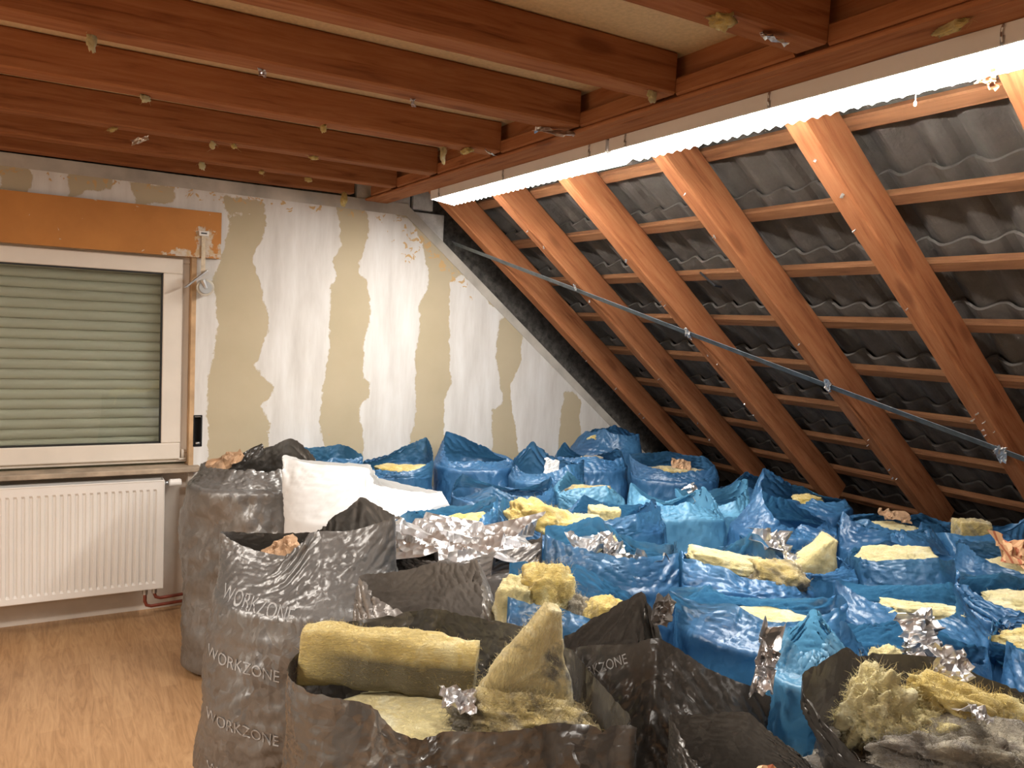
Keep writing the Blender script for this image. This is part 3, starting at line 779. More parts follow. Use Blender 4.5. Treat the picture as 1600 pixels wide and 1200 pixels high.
def relax(P, T, alpha, ru, rv, closed, iters, planes, bend=0.55, floor=0.006, grav=0.0):
    """position based thin sheet: P current, T target, alpha pull (M,1,1), ru/rv rest lengths"""
    def con(A, B, rest, k, lo=None):
        d = B - A; l = np.sqrt((d * d).sum(-1)) + 1e-9
        e = (l - rest) / l
        if lo: e = np.minimum(e, 0)
        return d * (e * 0.5 * k)[..., None]
    for it in range(iters):
        D = np.zeros_like(P)
        # around
        if closed:
            for st, k, f in ((1, 1.0, 1.0), (2, bend, 1.93)):
                B = np.roll(P, -st, 1); rr = ru * f
                c = con(P, B, rr, k, lo=(st == 2)); D += c; D -= np.roll(c, st, 1)
            B = np.roll(P, -1, 1)
            dg = np.sqrt(ru[:-1] ** 2 + rv ** 2)
            c = con(P[:-1], B[1:], dg, 0.5); D[:-1] += c; D[1:] -= np.roll(c, 1, 1)
            c = con(B[:-1], P[1:], dg, 0.5); D[:-1] += np.roll(c, 1, 1); D[1:] -= c
        else:
            c = con(P[:, :-1], P[:, 1:], ru[:, :-1], 1.0); D[:, :-1] += c; D[:, 1:] -= c
            c = con(P[:, :-2], P[:, 2:], ru[:, :-2] * 1.93, bend, True); D[:, :-2] += c; D[:, 2:] -= c
            dg = np.sqrt(ru[:-1, :-1] ** 2 + rv[:, :-1] ** 2)
            c = con(P[:-1, :-1], P[1:, 1:], dg, 0.5); D[:-1, :-1] += c; D[1:, 1:] -= c
            c = con(P[:-1, 1:], P[1:, :-1], dg, 0.5); D[:-1, 1:] += c; D[1:, :-1] -= c
        c = con(P[:-1], P[1:], rv, 1.0); D[:-1] += c; D[1:] -= c
        c = con(P[:-2], P[2:], (rv[:-1] + rv[1:]) * 0.965, bend, True); D[:-2] += c; D[2:] -= c
        P = P + D * 0.42 + (T - P) * alpha
        P[..., 2] -= grav
        for (nx, ny, d0) in planes:
            e = P[..., 0] * nx + P[..., 1] * ny - d0
            e = np.maximum(e, 0)
            P[..., 0] -= e * nx; P[..., 1] -= e * ny
        # roof underside
        e = (P[..., 0] - 1.957) * sn + (P[..., 2] - 2.422) * cs + 0.012
        e = np.maximum(e, 0); P[..., 0] -= e * sn; P[..., 2] -= e * cs
        P[..., 2] = np.maximum(P[..., 2], floor)
    return P

def up2(P, closed):
    if closed:
        B = np.roll(P, -1, 1)
        Q = np.empty((P.shape[0], P.shape[1] * 2, 3)); Q[:, 0::2] = P; Q[:, 1::2] = (P + B) / 2
    else:
        Q = np.empty((P.shape[0], P.shape[1] * 2 - 1, 3)); Q[:, 0::2] = P; Q[:, 1::2] = (P[:, :-1] + P[:, 1:]) / 2
    R_ = np.empty((Q.shape[0] * 2 - 1, Q.shape[1], 3)); R_[0::2] = Q; R_[1::2] = (Q[:-1] + Q[1:]) / 2
    return R_
def up2s(A, closed):
    return up2(np.repeat(A[..., None], 3, -1), closed)[..., 0]
def seglen(P, closed):
    u = np.linalg.norm((np.roll(P, -1, 1) if closed else np.concatenate([P[:, 1:], P[:, -1:] * 2 - P[:, -2:-1]], 1)) - P, axis=-1)
    v = np.linalg.norm(P[1:] - P[:-1], axis=-1)
    return u, v

_LAT = np.random.default_rng(99).uniform(-1, 1, (32, 32, 32))
def vnoise(Q):
    """value noise on points (...,3), range about -1..1"""
    i = np.floor(Q).astype(int); f = Q - i; f = f * f * (3 - 2 * f)
    out = 0
    for dx in (0, 1):
        for dy in (0, 1):
            for dz in (0, 1):
                w_ = (f[..., 0] if dx else 1 - f[..., 0]) * (f[..., 1] if dy else 1 - f[..., 1]) * (f[..., 2] if dz else 1 - f[..., 2])
                out = out + w_ * _LAT[(i[..., 0] + dx) % 32, (i[..., 1] + dy) % 32, (i[..., 2] + dz) % 32]
    return out
def normals(P):
    du = np.roll(P, -1, 1) - np.roll(P, 1, 1)
    dv = np.empty_like(P); dv[1:-1] = P[2:] - P[:-2]; dv[0] = P[1] - P[0]; dv[-1] = P[-1] - P[-2]
    n = np.cross(du, dv); return n / (np.linalg.norm(n, axis=-1, keepdims=True) + 1e-9)
def creases(P, rng, amp, rim, hz=0.0):
    """sharp fold ridges: planes of film meeting along lines"""
    n = normals(P); h = 0
    for (fr, a, st) in ((3.0, 0.9, 2.0), (6.5, 0.48, 3.4), (14.0, 0.20, 2.6)):
        A = rng.standard_normal((3, 3)); q, _ = np.linalg.qr(A)
        S = q @ np.diag([1, 1, 1 / st]) @ q.T * fr
        if hz: S = (1 - hz) * S + hz * np.diag([fr * .35, fr * .35, fr * 2.2])
        Q = P @ S.T + rng.uniform(0, 30, 3)
        Q = Q + 0.35 * vnoise(P * fr * 0.8 + 5)[..., None]
        v_ = np.abs(vnoise(Q)) + 0.0
        h = h + a * (0.45 - np.minimum(v_, 0.7)) 
    k = np.clip(np.arange(P.shape[0]) / 6.0, 0, 1)[:, None]
    return P + n * (h * k * amp)[..., None]

VIEW = -30.5      # direction of the right of the photograph, degrees about Z
def sack(x, y, a, b, rot, zs, zr, mouth, peaks=(), mat='blue', seed=1, lean=(0, 0), slack=1.035, vs=1.07, planes=(), wob=0.02, res=1, fold=0.0, sup=2.6, name='rubbish_bag', n0=60, m0=32, cr=0.016, hz=0.0):
    """a filled sack standing on the floor at x,y with half axes a,b; shoulder height zs, rim height zr;
    mouth=(ma,mb,rot) half axes; peaks=(angle from photo right, height, width deg, outward push)"""
    rng = np.random.default_rng(seed)
    Nn = int(n0 * res); Mm = int(m0 * res)
    th = np.arange(Nn) * 2 * PI / Nn
    R0, R1 = math.radians(rot + VIEW), math.radians(mouth[2] + VIEW)
    ma, mb = mouth[0], mouth[1]
    def ring(A, B, rr, n, ph=0.0):
        c, s_ = np.cos(th - rr), np.sin(th - rr)
        r = (np.abs(c / A) ** n + np.abs(s_ / B) ** n) ** (-1 / n)
        return np.stack([r * np.cos(th), r * np.sin(th)], -1)
    body = ring(a, b, R0, sup)
    # the mouth is a polygon of film held up at a few corners, its edge straight between them
    cor = [[math.radians(p_[0] + VIEW) % (2 * PI), p_[1], p_[3]] for p_ in peaks] or [[rng.uniform(0, 6), 0, 0]]
    cor.sort()
    while True:
        gaps = [((cor[(i + 1) % len(cor)][0] - cor[i][0]) % (2 * PI) or 2 * PI, i) for i in range(len(cor))]
        g_, i_ = max(gaps)
        if g_ < math.radians(95): break
        cor.append([(cor[i_][0] + g_ * rng.uniform(.42, .58)) % (2 * PI), rng.uniform(-.045, .03), rng.uniform(-.035, .035)]); cor.sort()
    def erad(t_):
        c, s_ = math.cos(t_ - R1), math.sin(t_ - R1)
        return (abs(c / ma) ** 2.2 + abs(s_ / mb) ** 2.2) ** (-1 / 2.2)
    C3 = np.array([[(erad(t_) * 1.07 + pu) * math.cos(t_), (erad(t_) * 1.07 + pu) * math.sin(t_), zr + ph] for t_, ph, pu in cor])
    ca = np.array([c_[0] for c_ in cor])
    mou = np.zeros((Nn, 2)); zrim = np.zeros(Nn)
    for j in range(Nn):
        k = int(np.searchsorted(ca, th[j], side='right')) - 1
        k0 = k % len(cor); k1 = (k0 + 1) % len(cor)
        f_ = ((th[j] - ca[k0]) % (2 * PI)) / ((ca[k1] - ca[k0]) % (2 * PI))
        q_ = C3[k0] * (1 - f_) + C3[k1] * f_
        mou[j] = q_[:2] * (1 + 0.10 * math.sin(PI * f_)); zrim[j] = q_[2] - 0.012 * math.sin(PI * f_)
    zrim += 0.004 * smooth_noise((1, Nn), rng, (13, 1))[0]
    nb = 3
    tb = int(Mm * min(0.62, max(0.4, zs / (zs + 0.5))))
    T = np.zeros((Mm, Nn, 3))
    for i in range(Mm):
        if i < nb:
            f = 0.70 + 0.28 * i / nb; z = 0.008 + 0.006 * i; xy = body * f; zz = np.full(Nn, z)
        elif i < tb:
            t = (i - nb) / (tb - nb)
            z = 0.03 + t * (zs - 0.03)
            bul = 0.93 + 0.09 * math.sin(PI * min(1, t * 1.05)) - 0.04 * t
            xy = body * bul; zz = np.full(Nn, z)
        else:
            t = (i - tb) / (Mm - 1 - tb)
            k = t
            xy = body * ((0.93 + 0.09 * math.sin(PI) - 0.04) * (1 - k)) + mou * k
            zz = zs + (zrim - zs) * t
            if fold and t > 0.72:      # lip turned over outwards
                q = (t - 0.72) / 0.28
                xy = xy * (1 + fold * q * 1.6); zz = zs + (zrim - zs) * (0.72 + 0.28 * math.sin(q * PI * 0.95) * 0.5)
        ff = max(0, (i - nb) / (Mm - 1 - nb))
        cx = x + lean[0] * ff ** 1.5; cy = y + lean[1] * ff ** 1.5
        T[i, :, 0] = cx + xy[:, 0]; T[i, :, 1] = cy + xy[:, 1]; T[i, :, 2] = zz
    nz = smooth_noise((Mm, Nn), rng, (7, 6)) * wob * np.clip((tb + 3 - np.arange(Mm)) / 6.0, 0.15, 1)[:, None]
    rad = T[..., :2] - T[..., :2].mean(1, keepdims=True)
    rad /= np.linalg.norm(rad, axis=-1, keepdims=True) + 1e-9
    amp = np.clip(np.arange(Mm) / 4.0, 0, 1)[:, None]
    T[..., :2] += rad * (nz * amp)[..., None]
    T[nb:, :, 2] += smooth_noise((Mm - nb, Nn), rng, (8, 5)) * 0.008
    ru, rv = seglen(T, True)
    circ = max(ru[nb:tb].sum(1).mean(), 0.1) / Nn
    ff = np.clip((np.arange(Mm) - tb) / (Mm - tb), 0, 1)[:, None]
    ru2 = ru * slack
    need = np.full_like(ru, circ) * slack
    mixk = np.where(np.arange(Mm)[:, None] >= tb, 0.10, 0.0)
    ru2 = ru2 * (1 - mixk) + np.maximum(need * (0.93 if ma > 0.1 else 0.8), ru2) * mixk
    ru2 = np.minimum(ru2, ru * 2.1)
    sf = smooth_noise((Mm, Nn), rng, (6, 5))
    ru2 *= 1 + 0.025 * sf
    rv2 = rv * vs * (1 + 0.03 * sf[:-1])
    al = np.where(np.arange(Mm) < nb, 0.35, np.where(np.arange(Mm) < tb, 0.05, 0.07))[:, None, None]
    P = T + rng.standard_normal(T.shape) * 0.006 * amp[..., None]
    pl = [(nx, ny, d0) for nx, ny, d0 in planes]
    P = relax(P, T, al, ru2, rv2, True, 90, pl)
    T = up2(T, True); P = up2(P, True)
    ru2 = up2s(ru2, True) / 2; rv2 = np.repeat(up2s(rv2, True), 1, 0) / 2
    rv2 = np.concatenate([rv2, rv2[-1:]], 0)[:T.shape[0] - 1]
    al = np.interp(np.linspace(0, Mm - 1, T.shape[0]), np.arange(Mm), al[:, 0, 0])[:, None, None]
    P = P + rng.standard_normal(P.shape) * 0.0022
    P = relax(P, P * 0.6 + T * 0.4, al * 0.8, ru2 * 1.012, rv2 * 1.015, True, 40, pl, bend=0.35)
    P = creases(P, rng, cr, None, hz)
    P = relax(P, P.copy(), 0.0, seglen(P, True)[0], seglen(P, True)[1], True, 1, pl)
    me = grid_mesh(name, P, closed=True, extra_cap=True)
    o = link(name, me, M[mat], smooth=True)
    return o, P

def lump(name, loc, size, mat, seed, amp=0.22, sub=4, rot=(0, 0, 0), spike=0.0, boxy=0.0):
    bm = bmesh.new(); bmesh.ops.create_icosphere(bm, subdivisions=sub, radius=1)
    rm = Matrix.Rotation(rot[2], 3, 'Z') @ Matrix.Rotation(rot[1], 3, 'Y') @ Matrix.Rotation(rot[0], 3, 'X')
    of = Vector((seed * 3.17, seed * 1.3, seed * 0.71))
    for v in bm.verts:
        d = v.co.normalized()
        if boxy:
            mx = max(abs(d.x), abs(d.y), abs(d.z)); q = d / mx
            d2 = d.lerp(q, boxy)
        else: d2 = d
        n = noise.noise(d * 1.6 + of) * 1.3 + noise.noise(d * 4 + of) * 0.55 + (0.4 - abs(noise.noise(d * 5.5 + of))) * 0.38 + noise.noise(d * 3.3 + of) * 0.5 + (0.3 - abs(noise.noise(d * 12 + of))) * 0.3 + noise.noise(d * 20 + of) * 0.12
        lay = abs((noise.noise(d * 2.1 - of) * 3 + d.z * 5) % 1 - 0.5)
        k = 1 + amp * n + (0.08 * abs(noise.noise(d * 34 + of)) + 0.05 * noise.noise(d * 60 + of)) * (1 if sub > 4 else .5) - 0.06 * lay
        if spike and d.z > 0: k += spike * max(0, noise.noise(d * 3.1 - of)) ** 1.5
        p = d2 * k
        v.co = rm @ Vector((p.x * size[0], p.y * size[1], p.z * size[2]))
    me = bpy.data.meshes.new(name); bm.to_mesh(me); bm.free()
    o = link(name, me, M[mat], smooth=True); o.location = loc
    return o

def fibres(o, n, length, seed, mat, rad=0.0009):
    """wisps of glass fibre standing out of a wool piece, a part of it"""
    rnd = random.Random(seed)
    me = o.data; bm = bmesh.new()
    fs = [f for f in me.polygons if f.normal.z > -0.2]
    for i in range(n):
        f = rnd.choice(fs); p = Vector(f.center); d = Vector(f.normal)
        q = [p - d * 0.004]
        d = (d * 0.45 + Vector((rnd.gauss(0, .5), rnd.gauss(0, .5), rnd.gauss(0, .5)))).normalized()
        for k in range(4):
            d = (d + Vector((rnd.gauss(0, .8), rnd.gauss(0, .8), rnd.gauss(0, .8)))).normalized()
            q.append(q[-1] + d * length * rnd.uniform(0.12, 0.4))
        tube(bm, q, [rad * (1 - 0.2 * k) for k in range(5)], 3)
    c = bpy.data.meshes.new('loose_fibres'); bm.to_mesh(c); bm.free()
    h = link('loose_fibres', c, M[mat], parent=o); h['kind'] = 'stuff'
    return h

def foil(name, loc, w_, h_, rot, seed, mat='foil', crumple=0.03, curl=0.0, n=26):
    """a crumpled torn sheet"""
    rng = np.random.default_rng(seed)
    nu, nv = n, max(8, int(n * h_ / w_))
    U, V = np.meshgrid(np.linspace(-.5, .5, nu), np.linspace(-.5, .5, nv))
    eu = 1 + 0.25 * smooth_noise((nv, nu), rng, (5, 4)) * 0.4
    X = U * w_ * eu; Y = V * h_ * (1 + 0.12 * smooth_noise((nv, nu), rng, (6, 3)))
    Z = curl * (U * U * w_ * 4)
    cs_ = rng.random((26, 2)) - 0.5; hv = rng.standard_normal(26) * crumple; gr = rng.standard_normal((26, 2)) * crumple * 7
    d = (U[..., None] - cs_[:, 0]) ** 2 + (V[..., None] - cs_[:, 1]) ** 2
    k = d.argmin(-1)
    Z = Z + (hv[k] * 0.5 + gr[k, 0] * (U - cs_[k, 0]) + gr[k, 1] * (V - cs_[k, 1])) * min(w_, h_) * 2.2
    P = np.stack([X, Y, Z], -1)
    me = grid_mesh(name, P)
    o = link(name, me, M[mat])
    o.location = loc; o.rotation_euler = rot
    s = o.modifiers.new('thick', 'SOLIDIFY'); s.thickness = 0.0008
    return o

def view(dx, dy):       # offset given as (right, away) in the photograph's sense
    r = math.radians(VIEW)
    return dx * math.cos(r) - dy * math.sin(r), dx * math.sin(r) + dy * math.cos(r)

# name: x, y, a, b, rot, zs, zr, mouth(ma,mb,rot), peaks, mat, extra
BAGS = [
 dict(k='B1', x=1.29, y=4.28, a=.27, b=.24, rot=30, zs=.80, zr=.90, m=(.24, .18, 30), pk=[(150, .03, 30, .02), (10, .02, 30, .03)], c='blue', l='blue bag against the wall nearest the window, showing pale batt'),
 dict(k='B2', x=1.74, y=4.22, a=.23, b=.24, rot=0, zs=.80, zr=.87, m=(.19, .17, 0), pk=[(50, .12, 20, .03), (-20, .03, 30, .02)], c='blue', l='blue bag at the wall with one pointed rear corner and yellow wool inside'),
 dict(k='B3', x=2.27, y=4.25, a=.27, b=.25, rot=0, zs=.82, zr=.86, m=(.20, .12, 10), pk=[(150, .14, 28, .05), (80, .05, 30, .0)], c='blue', l='dark blue closed bag leaning to a point against the wall, right of the wall gap'),
 dict(k='B4', x=2.50, y=3.80, a=.22, b=.22, rot=0, zs=.80, zr=.88, m=(.17, .14, 0), pk=[(120, .11, 30, .02), (20, .04, 30, .04)], c='blue', l='blue bag near the wall with a small white scrap in its open mouth'),
 dict(k='B5', x=2.92, y=3.98, a=.25, b=.22, rot=0, zs=.82, zr=.90, m=(.19, .13, 0), pk=[(140, .05, 30, .02), (30, .04, 35, .02)], c='blue', l='dark blue bag near the wall with a small beige patch of wool on top'),
 dict(k='B6', x=3.34, y=4.36, a=.26, b=.22, rot=0, zs=.84, zr=.98, m=(.20, .10, 0), pk=[(60, .03, 40, .0)], c='blue', l='highest dark blue bag in the corner under the first rafter'),
 dict(k='B7', x=3.24, y=3.56, a=.27, b=.24, rot=-10, zs=.82, zr=.91, m=(.24, .16, -10), pk=[(165, .03, 25, .02), (30, .03, 30, .01)], c='blue', l='dark blue bag behind the pale blue ones, with orange scraps in its mouth'),
 dict(k='B8', x=3.52, y=3.20, a=.20, b=.22, rot=0, zs=.76, zr=.83, m=(.13, .10, 0), pk=[(100, .05, 40, .0)], c='blue', l='narrow dark blue bag squeezed under the second rafter foot'),
 dict(k='B9', x=3.40, y=2.78, a=.27, b=.22, rot=-15, zs=.80, zr=.86, m=(.22, .07, -20), pk=[(140, .11, 28, .02)], c='blue', l='closed blue bag rising to a left corner under the third rafter foot'),
 dict(k='B10', x=3.52, y=2.32, a=.26, b=.22, rot=-15, zs=.76, zr=.82, m=(.22, .12, -20), pk=[(20, .03, 30, .0)], c='blue', l='low blue bag with orange scraps on top, before the fourth rafter foot'),
 dict(k='B11', x=3.48, y=1.93, a=.22, b=.22, rot=-15, zs=.80, zr=.88, m=(.20, .14, -10), pk=[(0, .06, 45, .03)], c='blue', l='blue bag at the foot of the fifth rafter holding a square beige wool block'),
 dict(k='B12', x=3.18, y=1.60, a=.22, b=.20, rot=-20, zs=.80, zr=.88, m=(.21, .16, -10), pk=[(120, .03, 35, .02)], c='blue', l='dark blue bag at the right edge before the white knee wall'),
 dict(k='B13', x=2.00, y=3.44, a=.28, b=.22, rot=0, zs=.80, zr=.86, m=(.24, .15, 0), pk=[(150, .04, 25, .02), (20, .05, 20, .03)], c='blue', l='blue bag with crumpled lighter rim, directly left of the brownish wool one'),
 dict(k='B14', x=2.42, y=3.30, a=.20, b=.20, rot=0, zs=.80, zr=.88, m=(.16, .12, 0), pk=[(130, .03, 30, .0), (-60, .02, 30, .02)], c='cyan', l='light blue bag in the second row with brownish yellow wool inside'),
 dict(k='B15', x=2.17, y=2.78, a=.25, b=.23, rot=0, zs=.80, zr=.90, m=(.23, .15, 0), pk=[(20, .02, 35, .01)], c='blue', l='blue bag with an open rounded mouth showing two pale yellow blocks, in the middle'),
 dict(k='B16', x=2.56, y=2.80, a=.23, b=.21, rot=0, zs=.82, zr=.90, m=(.20, .11, 0), pk=[(30, .07, 30, .03), (160, .05, 30, .02)], c='cyan', l='pale cyan blue folded bag, left one of the pale pair'),
 dict(k='B16b', x=2.87, y=2.86, a=.18, b=.22, rot=0, zs=.80, zr=.88, m=(.15, .12, 0), pk=[(20, .08, 35, .02)], c='cyan', l='pale cyan bag with crumpled foil at its left, right one of the pale pair'),
 dict(k='B17', x=2.84, y=2.38, a=.24, b=.22, rot=0, zs=.82, zr=.88, m=(.18, .06, 10), pk=[(150, .10, 25, .03), (60, .05, 20, .0)], c='blue', l='mid blue closed bag with a twisted top, right of the pale pair'),
 dict(k='B18', x=3.10, y=2.05, a=.24, b=.22, rot=-15, zs=.80, zr=.86, m=(.20, .06, -20), pk=[(170, .07, 30, .02), (0, .03, 20, .0)], c='blue', l='blue folded over bag with long glossy creases, behind the one with pale wool sheet'),
 dict(k='B19', x=1.46, y=2.93, a=.24, b=.19, rot=0, zs=.80, zr=.88, m=(.21, .13, 0), pk=[(30, .06, 28, .02), (180, -.02, 30, .0)], c='blue', l='blue bag with yellow wool just right of the white sack'),
 dict(k='B20', x=1.74, y=2.66, a=.19, b=.20, rot=0, zs=.82, zr=.90, m=(.18, .15, 0), pk=[(170, .06, 30, .02), (90, .03, 40, .0)], c='blue', l='blue bag with one big bright yellow wool chunk, behind the foil bag'),
 dict(k='B22', x=1.76, y=2.24, a=.27, b=.22, rot=0, zs=.80, zr=.89, m=(.25, .13, -10), pk=[(100, .07, 18, .0), (190, .06, 22, .03), (0, .04, 25, .05), (280, .02, 30, .03)], c='blue', l='light catching blue bag full of silvery shredded fibre'),
 dict(k='B23', x=2.13, y=1.98, a=.25, b=.24, rot=-8, zs=.80, zr=.88, m=(.24, .15, -12), pk=[(60, .06, 25, .01), (180, .03, 25, .04)], c='blue', l='blue bag with long yellow wool batt lying over its rim, in the middle right'),
 dict(k='B24', x=2.46, y=1.98, a=.22, b=.20, rot=0, zs=.82, zr=.87, m=(.20, .15, 0), pk=[(160, .04, 30, .02)], c='blue', l='blue bag with a pointed heap of yellow wool beside crinkled foil'),
 dict(k='B25', x=2.72, y=1.76, a=.21, b=.20, rot=-10, zs=.80, zr=.87, m=(.19, .12, -10), pk=[(290, .06, 28, .02), (200, .04, 25, .03)], c='blue', l='blue bag with a smooth pale yellow wool sheet showing'),
 dict(k='B27', x=2.87, y=1.38, a=.22, b=.20, rot=-15, zs=.78, zr=.86, m=(.21, .13, -10), pk=[(170, .04, 35, .05)], c='blue', l='blue bag with striped brown kraft paper on yellow wool at the right edge'),
 dict(k='B28', x=1.32, y=1.90, a=.24, b=.21, rot=0, zs=.80, zr=.89, m=(.22, .18, 0), pk=[(120, .05, 40, .01), (180, .03, 30, .02), (20, -.02, 40, .0)], c='blue', l='nearest blue bag to the black ones, holding two large yellow wool chunks'),
 dict(k='B29', x=1.88, y=1.66, a=.25, b=.21, rot=-8, zs=.78, zr=.87, m=(.24, .12, -8), pk=[(0, .03, 25, .03), (180, .02, 25, .02)], hz=.75, c='blue', l='full blue bag with tight horizontal glossy creases in front of the yellow batt'),
 dict(k='B30', x=2.33, y=1.45, a=.24, b=.24, rot=-10, zs=.80, zr=.87, m=(.19, .06, -10), pk=[(160, .03, 25, .04), (90, .03, 30, .0), (20, .04, 30, .03), (250, -.02, 0, 0)], c='blue', l='crumpled blue bag with a narrow strip of yellow wool on top'),
 dict(k='B31', x=2.50, y=1.06, a=.24, b=.20, rot=-10, zs=.80, zr=.86, m=(.24, .18, -10), pk=[(170, .05, 30, .06), (60, .07, 30, .0)], c='blue', l='blue bag at the right edge with tattered wool over silver foil'),
 dict(k='B32', x=1.69, y=1.31, a=.13, b=.14, rot=0, zs=.82, zr=.92, m=(.04, .035, 0), pk=[(70, .05, 30, .0)], c='cyan', l='small light blue knotted bag end puffed up behind the wool heap'),
 dict(k='B33', x=1.98, y=1.20, a=.19, b=.18, rot=-10, zs=.80, zr=.88, m=(.17, .10, -10), pk=[(170, .05, 30, .02), (60, .03, 20, .0)], c='blue', l='blue bag with a tent of torn silver foil poking out'),
 dict(k='B34', x=2.16, y=.90, a=.18, b=.17, rot=-20, zs=.80, zr=.87, m=(.13, .06, -20), pk=[(150, .07, 25, .03)], c='blue', l='flattened blue bag right of the torn foil tent'),
 dict(k='K1', x=.88, y=3.86, a=.30, b=.27, rot=0, zs=.86, zr=.95, m=(.24, .17, 10), pk=[(60, .10, 35, .0), (180, .0, 30, .0)], c='black', l='grey bag with brown paper scraps, nearest to the radiator'),
 dict(k='K2', x=.80, y=2.62, a=.33, b=.26, rot=-5, zs=.74, zr=.93, m=(.30, .065, -5), pk=[(22, .12, 30, .0), (180, .0, 30, .02), (110, -.01, 50, 0), (345, .10, 20, .02), (225, -.05, 0, .02), (272, .03, 0, 0), (60, .05, 0, 0)], hz=.5, cr=.012, sl=1.0, vs=1.03, c='black', l='tall full grey bag with printed lettering, standing at the edge of the wooden floor'),
 dict(k='K3', x=1.31, y=2.52, a=.32, b=.18, rot=-8, zs=.80, zr=.90, m=(.31, .15, -8), pk=[(0, .03, 20, .02), (270, -.05, 70, .0)], cr=.012, c='grey', l='long open grey bag filled with shining crinkled foil'),
 dict(k='K4', x=1.02, y=2.08, a=.28, b=.20, rot=0, zs=.68, zr=.88, m=(.22, .07, 0), pk=[(180, .03, 20, .0), (40, .08, 25, .0), (110, .05, 25, .0), (330, -.06, 0, 0), (250, -.08, 0, 0)], c='grey', l='smoky brown crumpled bag in front of the foil filled one'),
 dict(k='K5', x=.80, y=1.52, a=.41, b=.25, rot=-8, cr=.016, sl=1.03, vs=1.05, zs=.68, zr=.89, m=(.39, .20, -10), pk=[(110, .07, 50, .0), (60, .05, 0, 0), (350, .0, 30, .03), (150, .03, 0, 0), (190, .01, 40, .0), (225, .015, 0, -.01), (265, .0, 0, 0), (310, .005, 0, 0)], c='front', l='large open black bag in front with a thick yellow wool slab'),
 dict(k='K6', x=1.27, y=1.44, a=.30, b=.20, rot=-20, zs=.60, zr=.86, m=(.31, .05, -10), pk=[(105, .17, 60, .0), (180, .02, 0, .02), (0, -.08, 0, .06), (265, .10, 0, 0)], cr=.013, sl=1.01, c='dark', l='black bag drawn up to a tent shaped peak in the front middle'),
 dict(k='K7', cr=.012, sl=1.0, vs=1.02, x=1.73, y=.95, a=.30, b=.22, rot=-12, zs=.76, zr=.86, m=(.32, .20, -15), pk=[(140, .09, 30, .0), (70, .05, 40, .0), (180, .02, 30, .03), (220, -.04, 0, 0), (260, -.07, 0, 0), (310, -.04, 0, 0), (10, .0, 0, 0)], c='dark', l='wide open black bag at the lower right with shredded yellow and grey wool'),
 dict(k='K8', cr=.014, sl=1.0, vs=1.02, x=1.22, y=.98, a=.24, b=.16, rot=-30, zs=.76, zr=.83, m=(.22, .12, -30), pk=[(150, .06, 30, .0), (100, .05, 30, .02)], c='dark', l='black bag cut by the lower frame edge, right of the wool slab bag'),
]
WS = dict(k='W', x=1.27, y=3.34, a=.40, b=.22)
allb = BAGS + [WS]
def cell(bg):
    out = []
    for o in allb:
        if o is bg: continue
        dx, dy = o['x'] - bg['x'], o['y'] - bg['y']; d = math.hypot(dx, dy)
        if d > 1.0: continue
        # support radius of each footprint along the join
        def sup(q, ux, uy):
            r = math.radians(q.get('rot', 0) + VIEW); cu = ux * math.cos(r) + uy * math.sin(r); su = -ux * math.sin(r) + uy * math.cos(r)
            return math.hypot(q['a'] * cu, q['b'] * su)
        ux, uy = dx / d, dy / d
        s1, s2 = sup(bg, ux, uy), sup(o, ux, uy)
        t = d * s1 / (s1 + s2)
        out.append((ux, uy, bg['x'] * ux + bg['y'] * uy + t - 0.004))
    out.append((0, 1, YB - 0.015))
    out.append((1, 0, 3.85))
    return out
RIM = {}
for i, bg in enumerate(BAGS):
    big = bg['k'] in ('K2', 'K5', 'K6', 'K7', 'K4', 'K3', 'K8')
    o, P = sack(bg['x'], bg['y'], bg['a'] * 1.04, bg['b'] * 1.04, bg['rot'], bg['zs'], bg['zr'], bg['m'], bg['pk'], bg['c'], seed=100 + i,
                planes=cell(bg), res=1.6 if big else 1.15, slack=bg.get('sl', 1.035), vs=bg.get('vs', 1.055), hz=bg.get('hz', 0), cr=bg.get('cr', .018), lean=bg.get('lean', (0, 0)))
    c_ = 'blue bags of stripped insulation' if bg['c'] in ('blue', 'cyan') else 'grey and black bags of stripped insulation'
    tag(o, bg['l'], 'rubbish bag', c_)
    RIM[bg['k']] = P
    bg['o'] = o
# white woven sack ------------------------------------------------------
o, P = sack(WS['x'], WS['y'], .42, .24, -6, .80, .95, (.43, .03, -4), [(178, .10, 80, .02), (120, .07, 0, 0), (60, .0, 0, 0), (5, -.05, 50, .12), (300, -.01, 0, .0), (240, .06, 0, .0)], 'white', seed=7, planes=cell(WS), slack=1.0, vs=1.01, wob=0.012, cr=.010, res=1.3, name='woven_sack')
tag(o, 'white woven plastic sack flopped over between the grey bags and the blue ones', 'sack')
# ---------------------------------------------------------------- contents
def bagc(k):
    for b in BAGS:
        if b['k'] == k: return b
GR = 'insulation pieces in the bags'
def piece(k, dr, da, z, size, mat, seed, label, rot=(0, 0, 0), amp=.2, sub=5, spike=0.0, boxy=0.3, fib=0, cat='insulation piece'):
    b = bagc(k); z -= .035
    dx, dy = view(dr, da)
    r = (rot[0], rot[1], rot[2] + math.radians(VIEW))
    o = lump('insulation_piece', (b['x'] + dx, b['y'] + dy, z), size, mat, seed, amp, sub, r, spike, boxy)
    tag(o, label, cat, GR)
    fibres(o, (fib * 12) or 150, 0.03 if fib else .016, seed, mat, .0006)
    return o
def sheet(k, dr, da, z, w_, h_, rot, seed, label, mat='foil', crumple=.03, curl=0.0, name='foil_scrap', cat='foil scrap', n=26):
    b = bagc(k); dx, dy = view(dr, da)
    o = foil(name, (b['x'] + dx, b['y'] + dy, z), w_, h_, (rot[0], rot[1], rot[2] + math.radians(VIEW)), seed, mat, crumple, curl, n)
    return tag(o, label, cat)

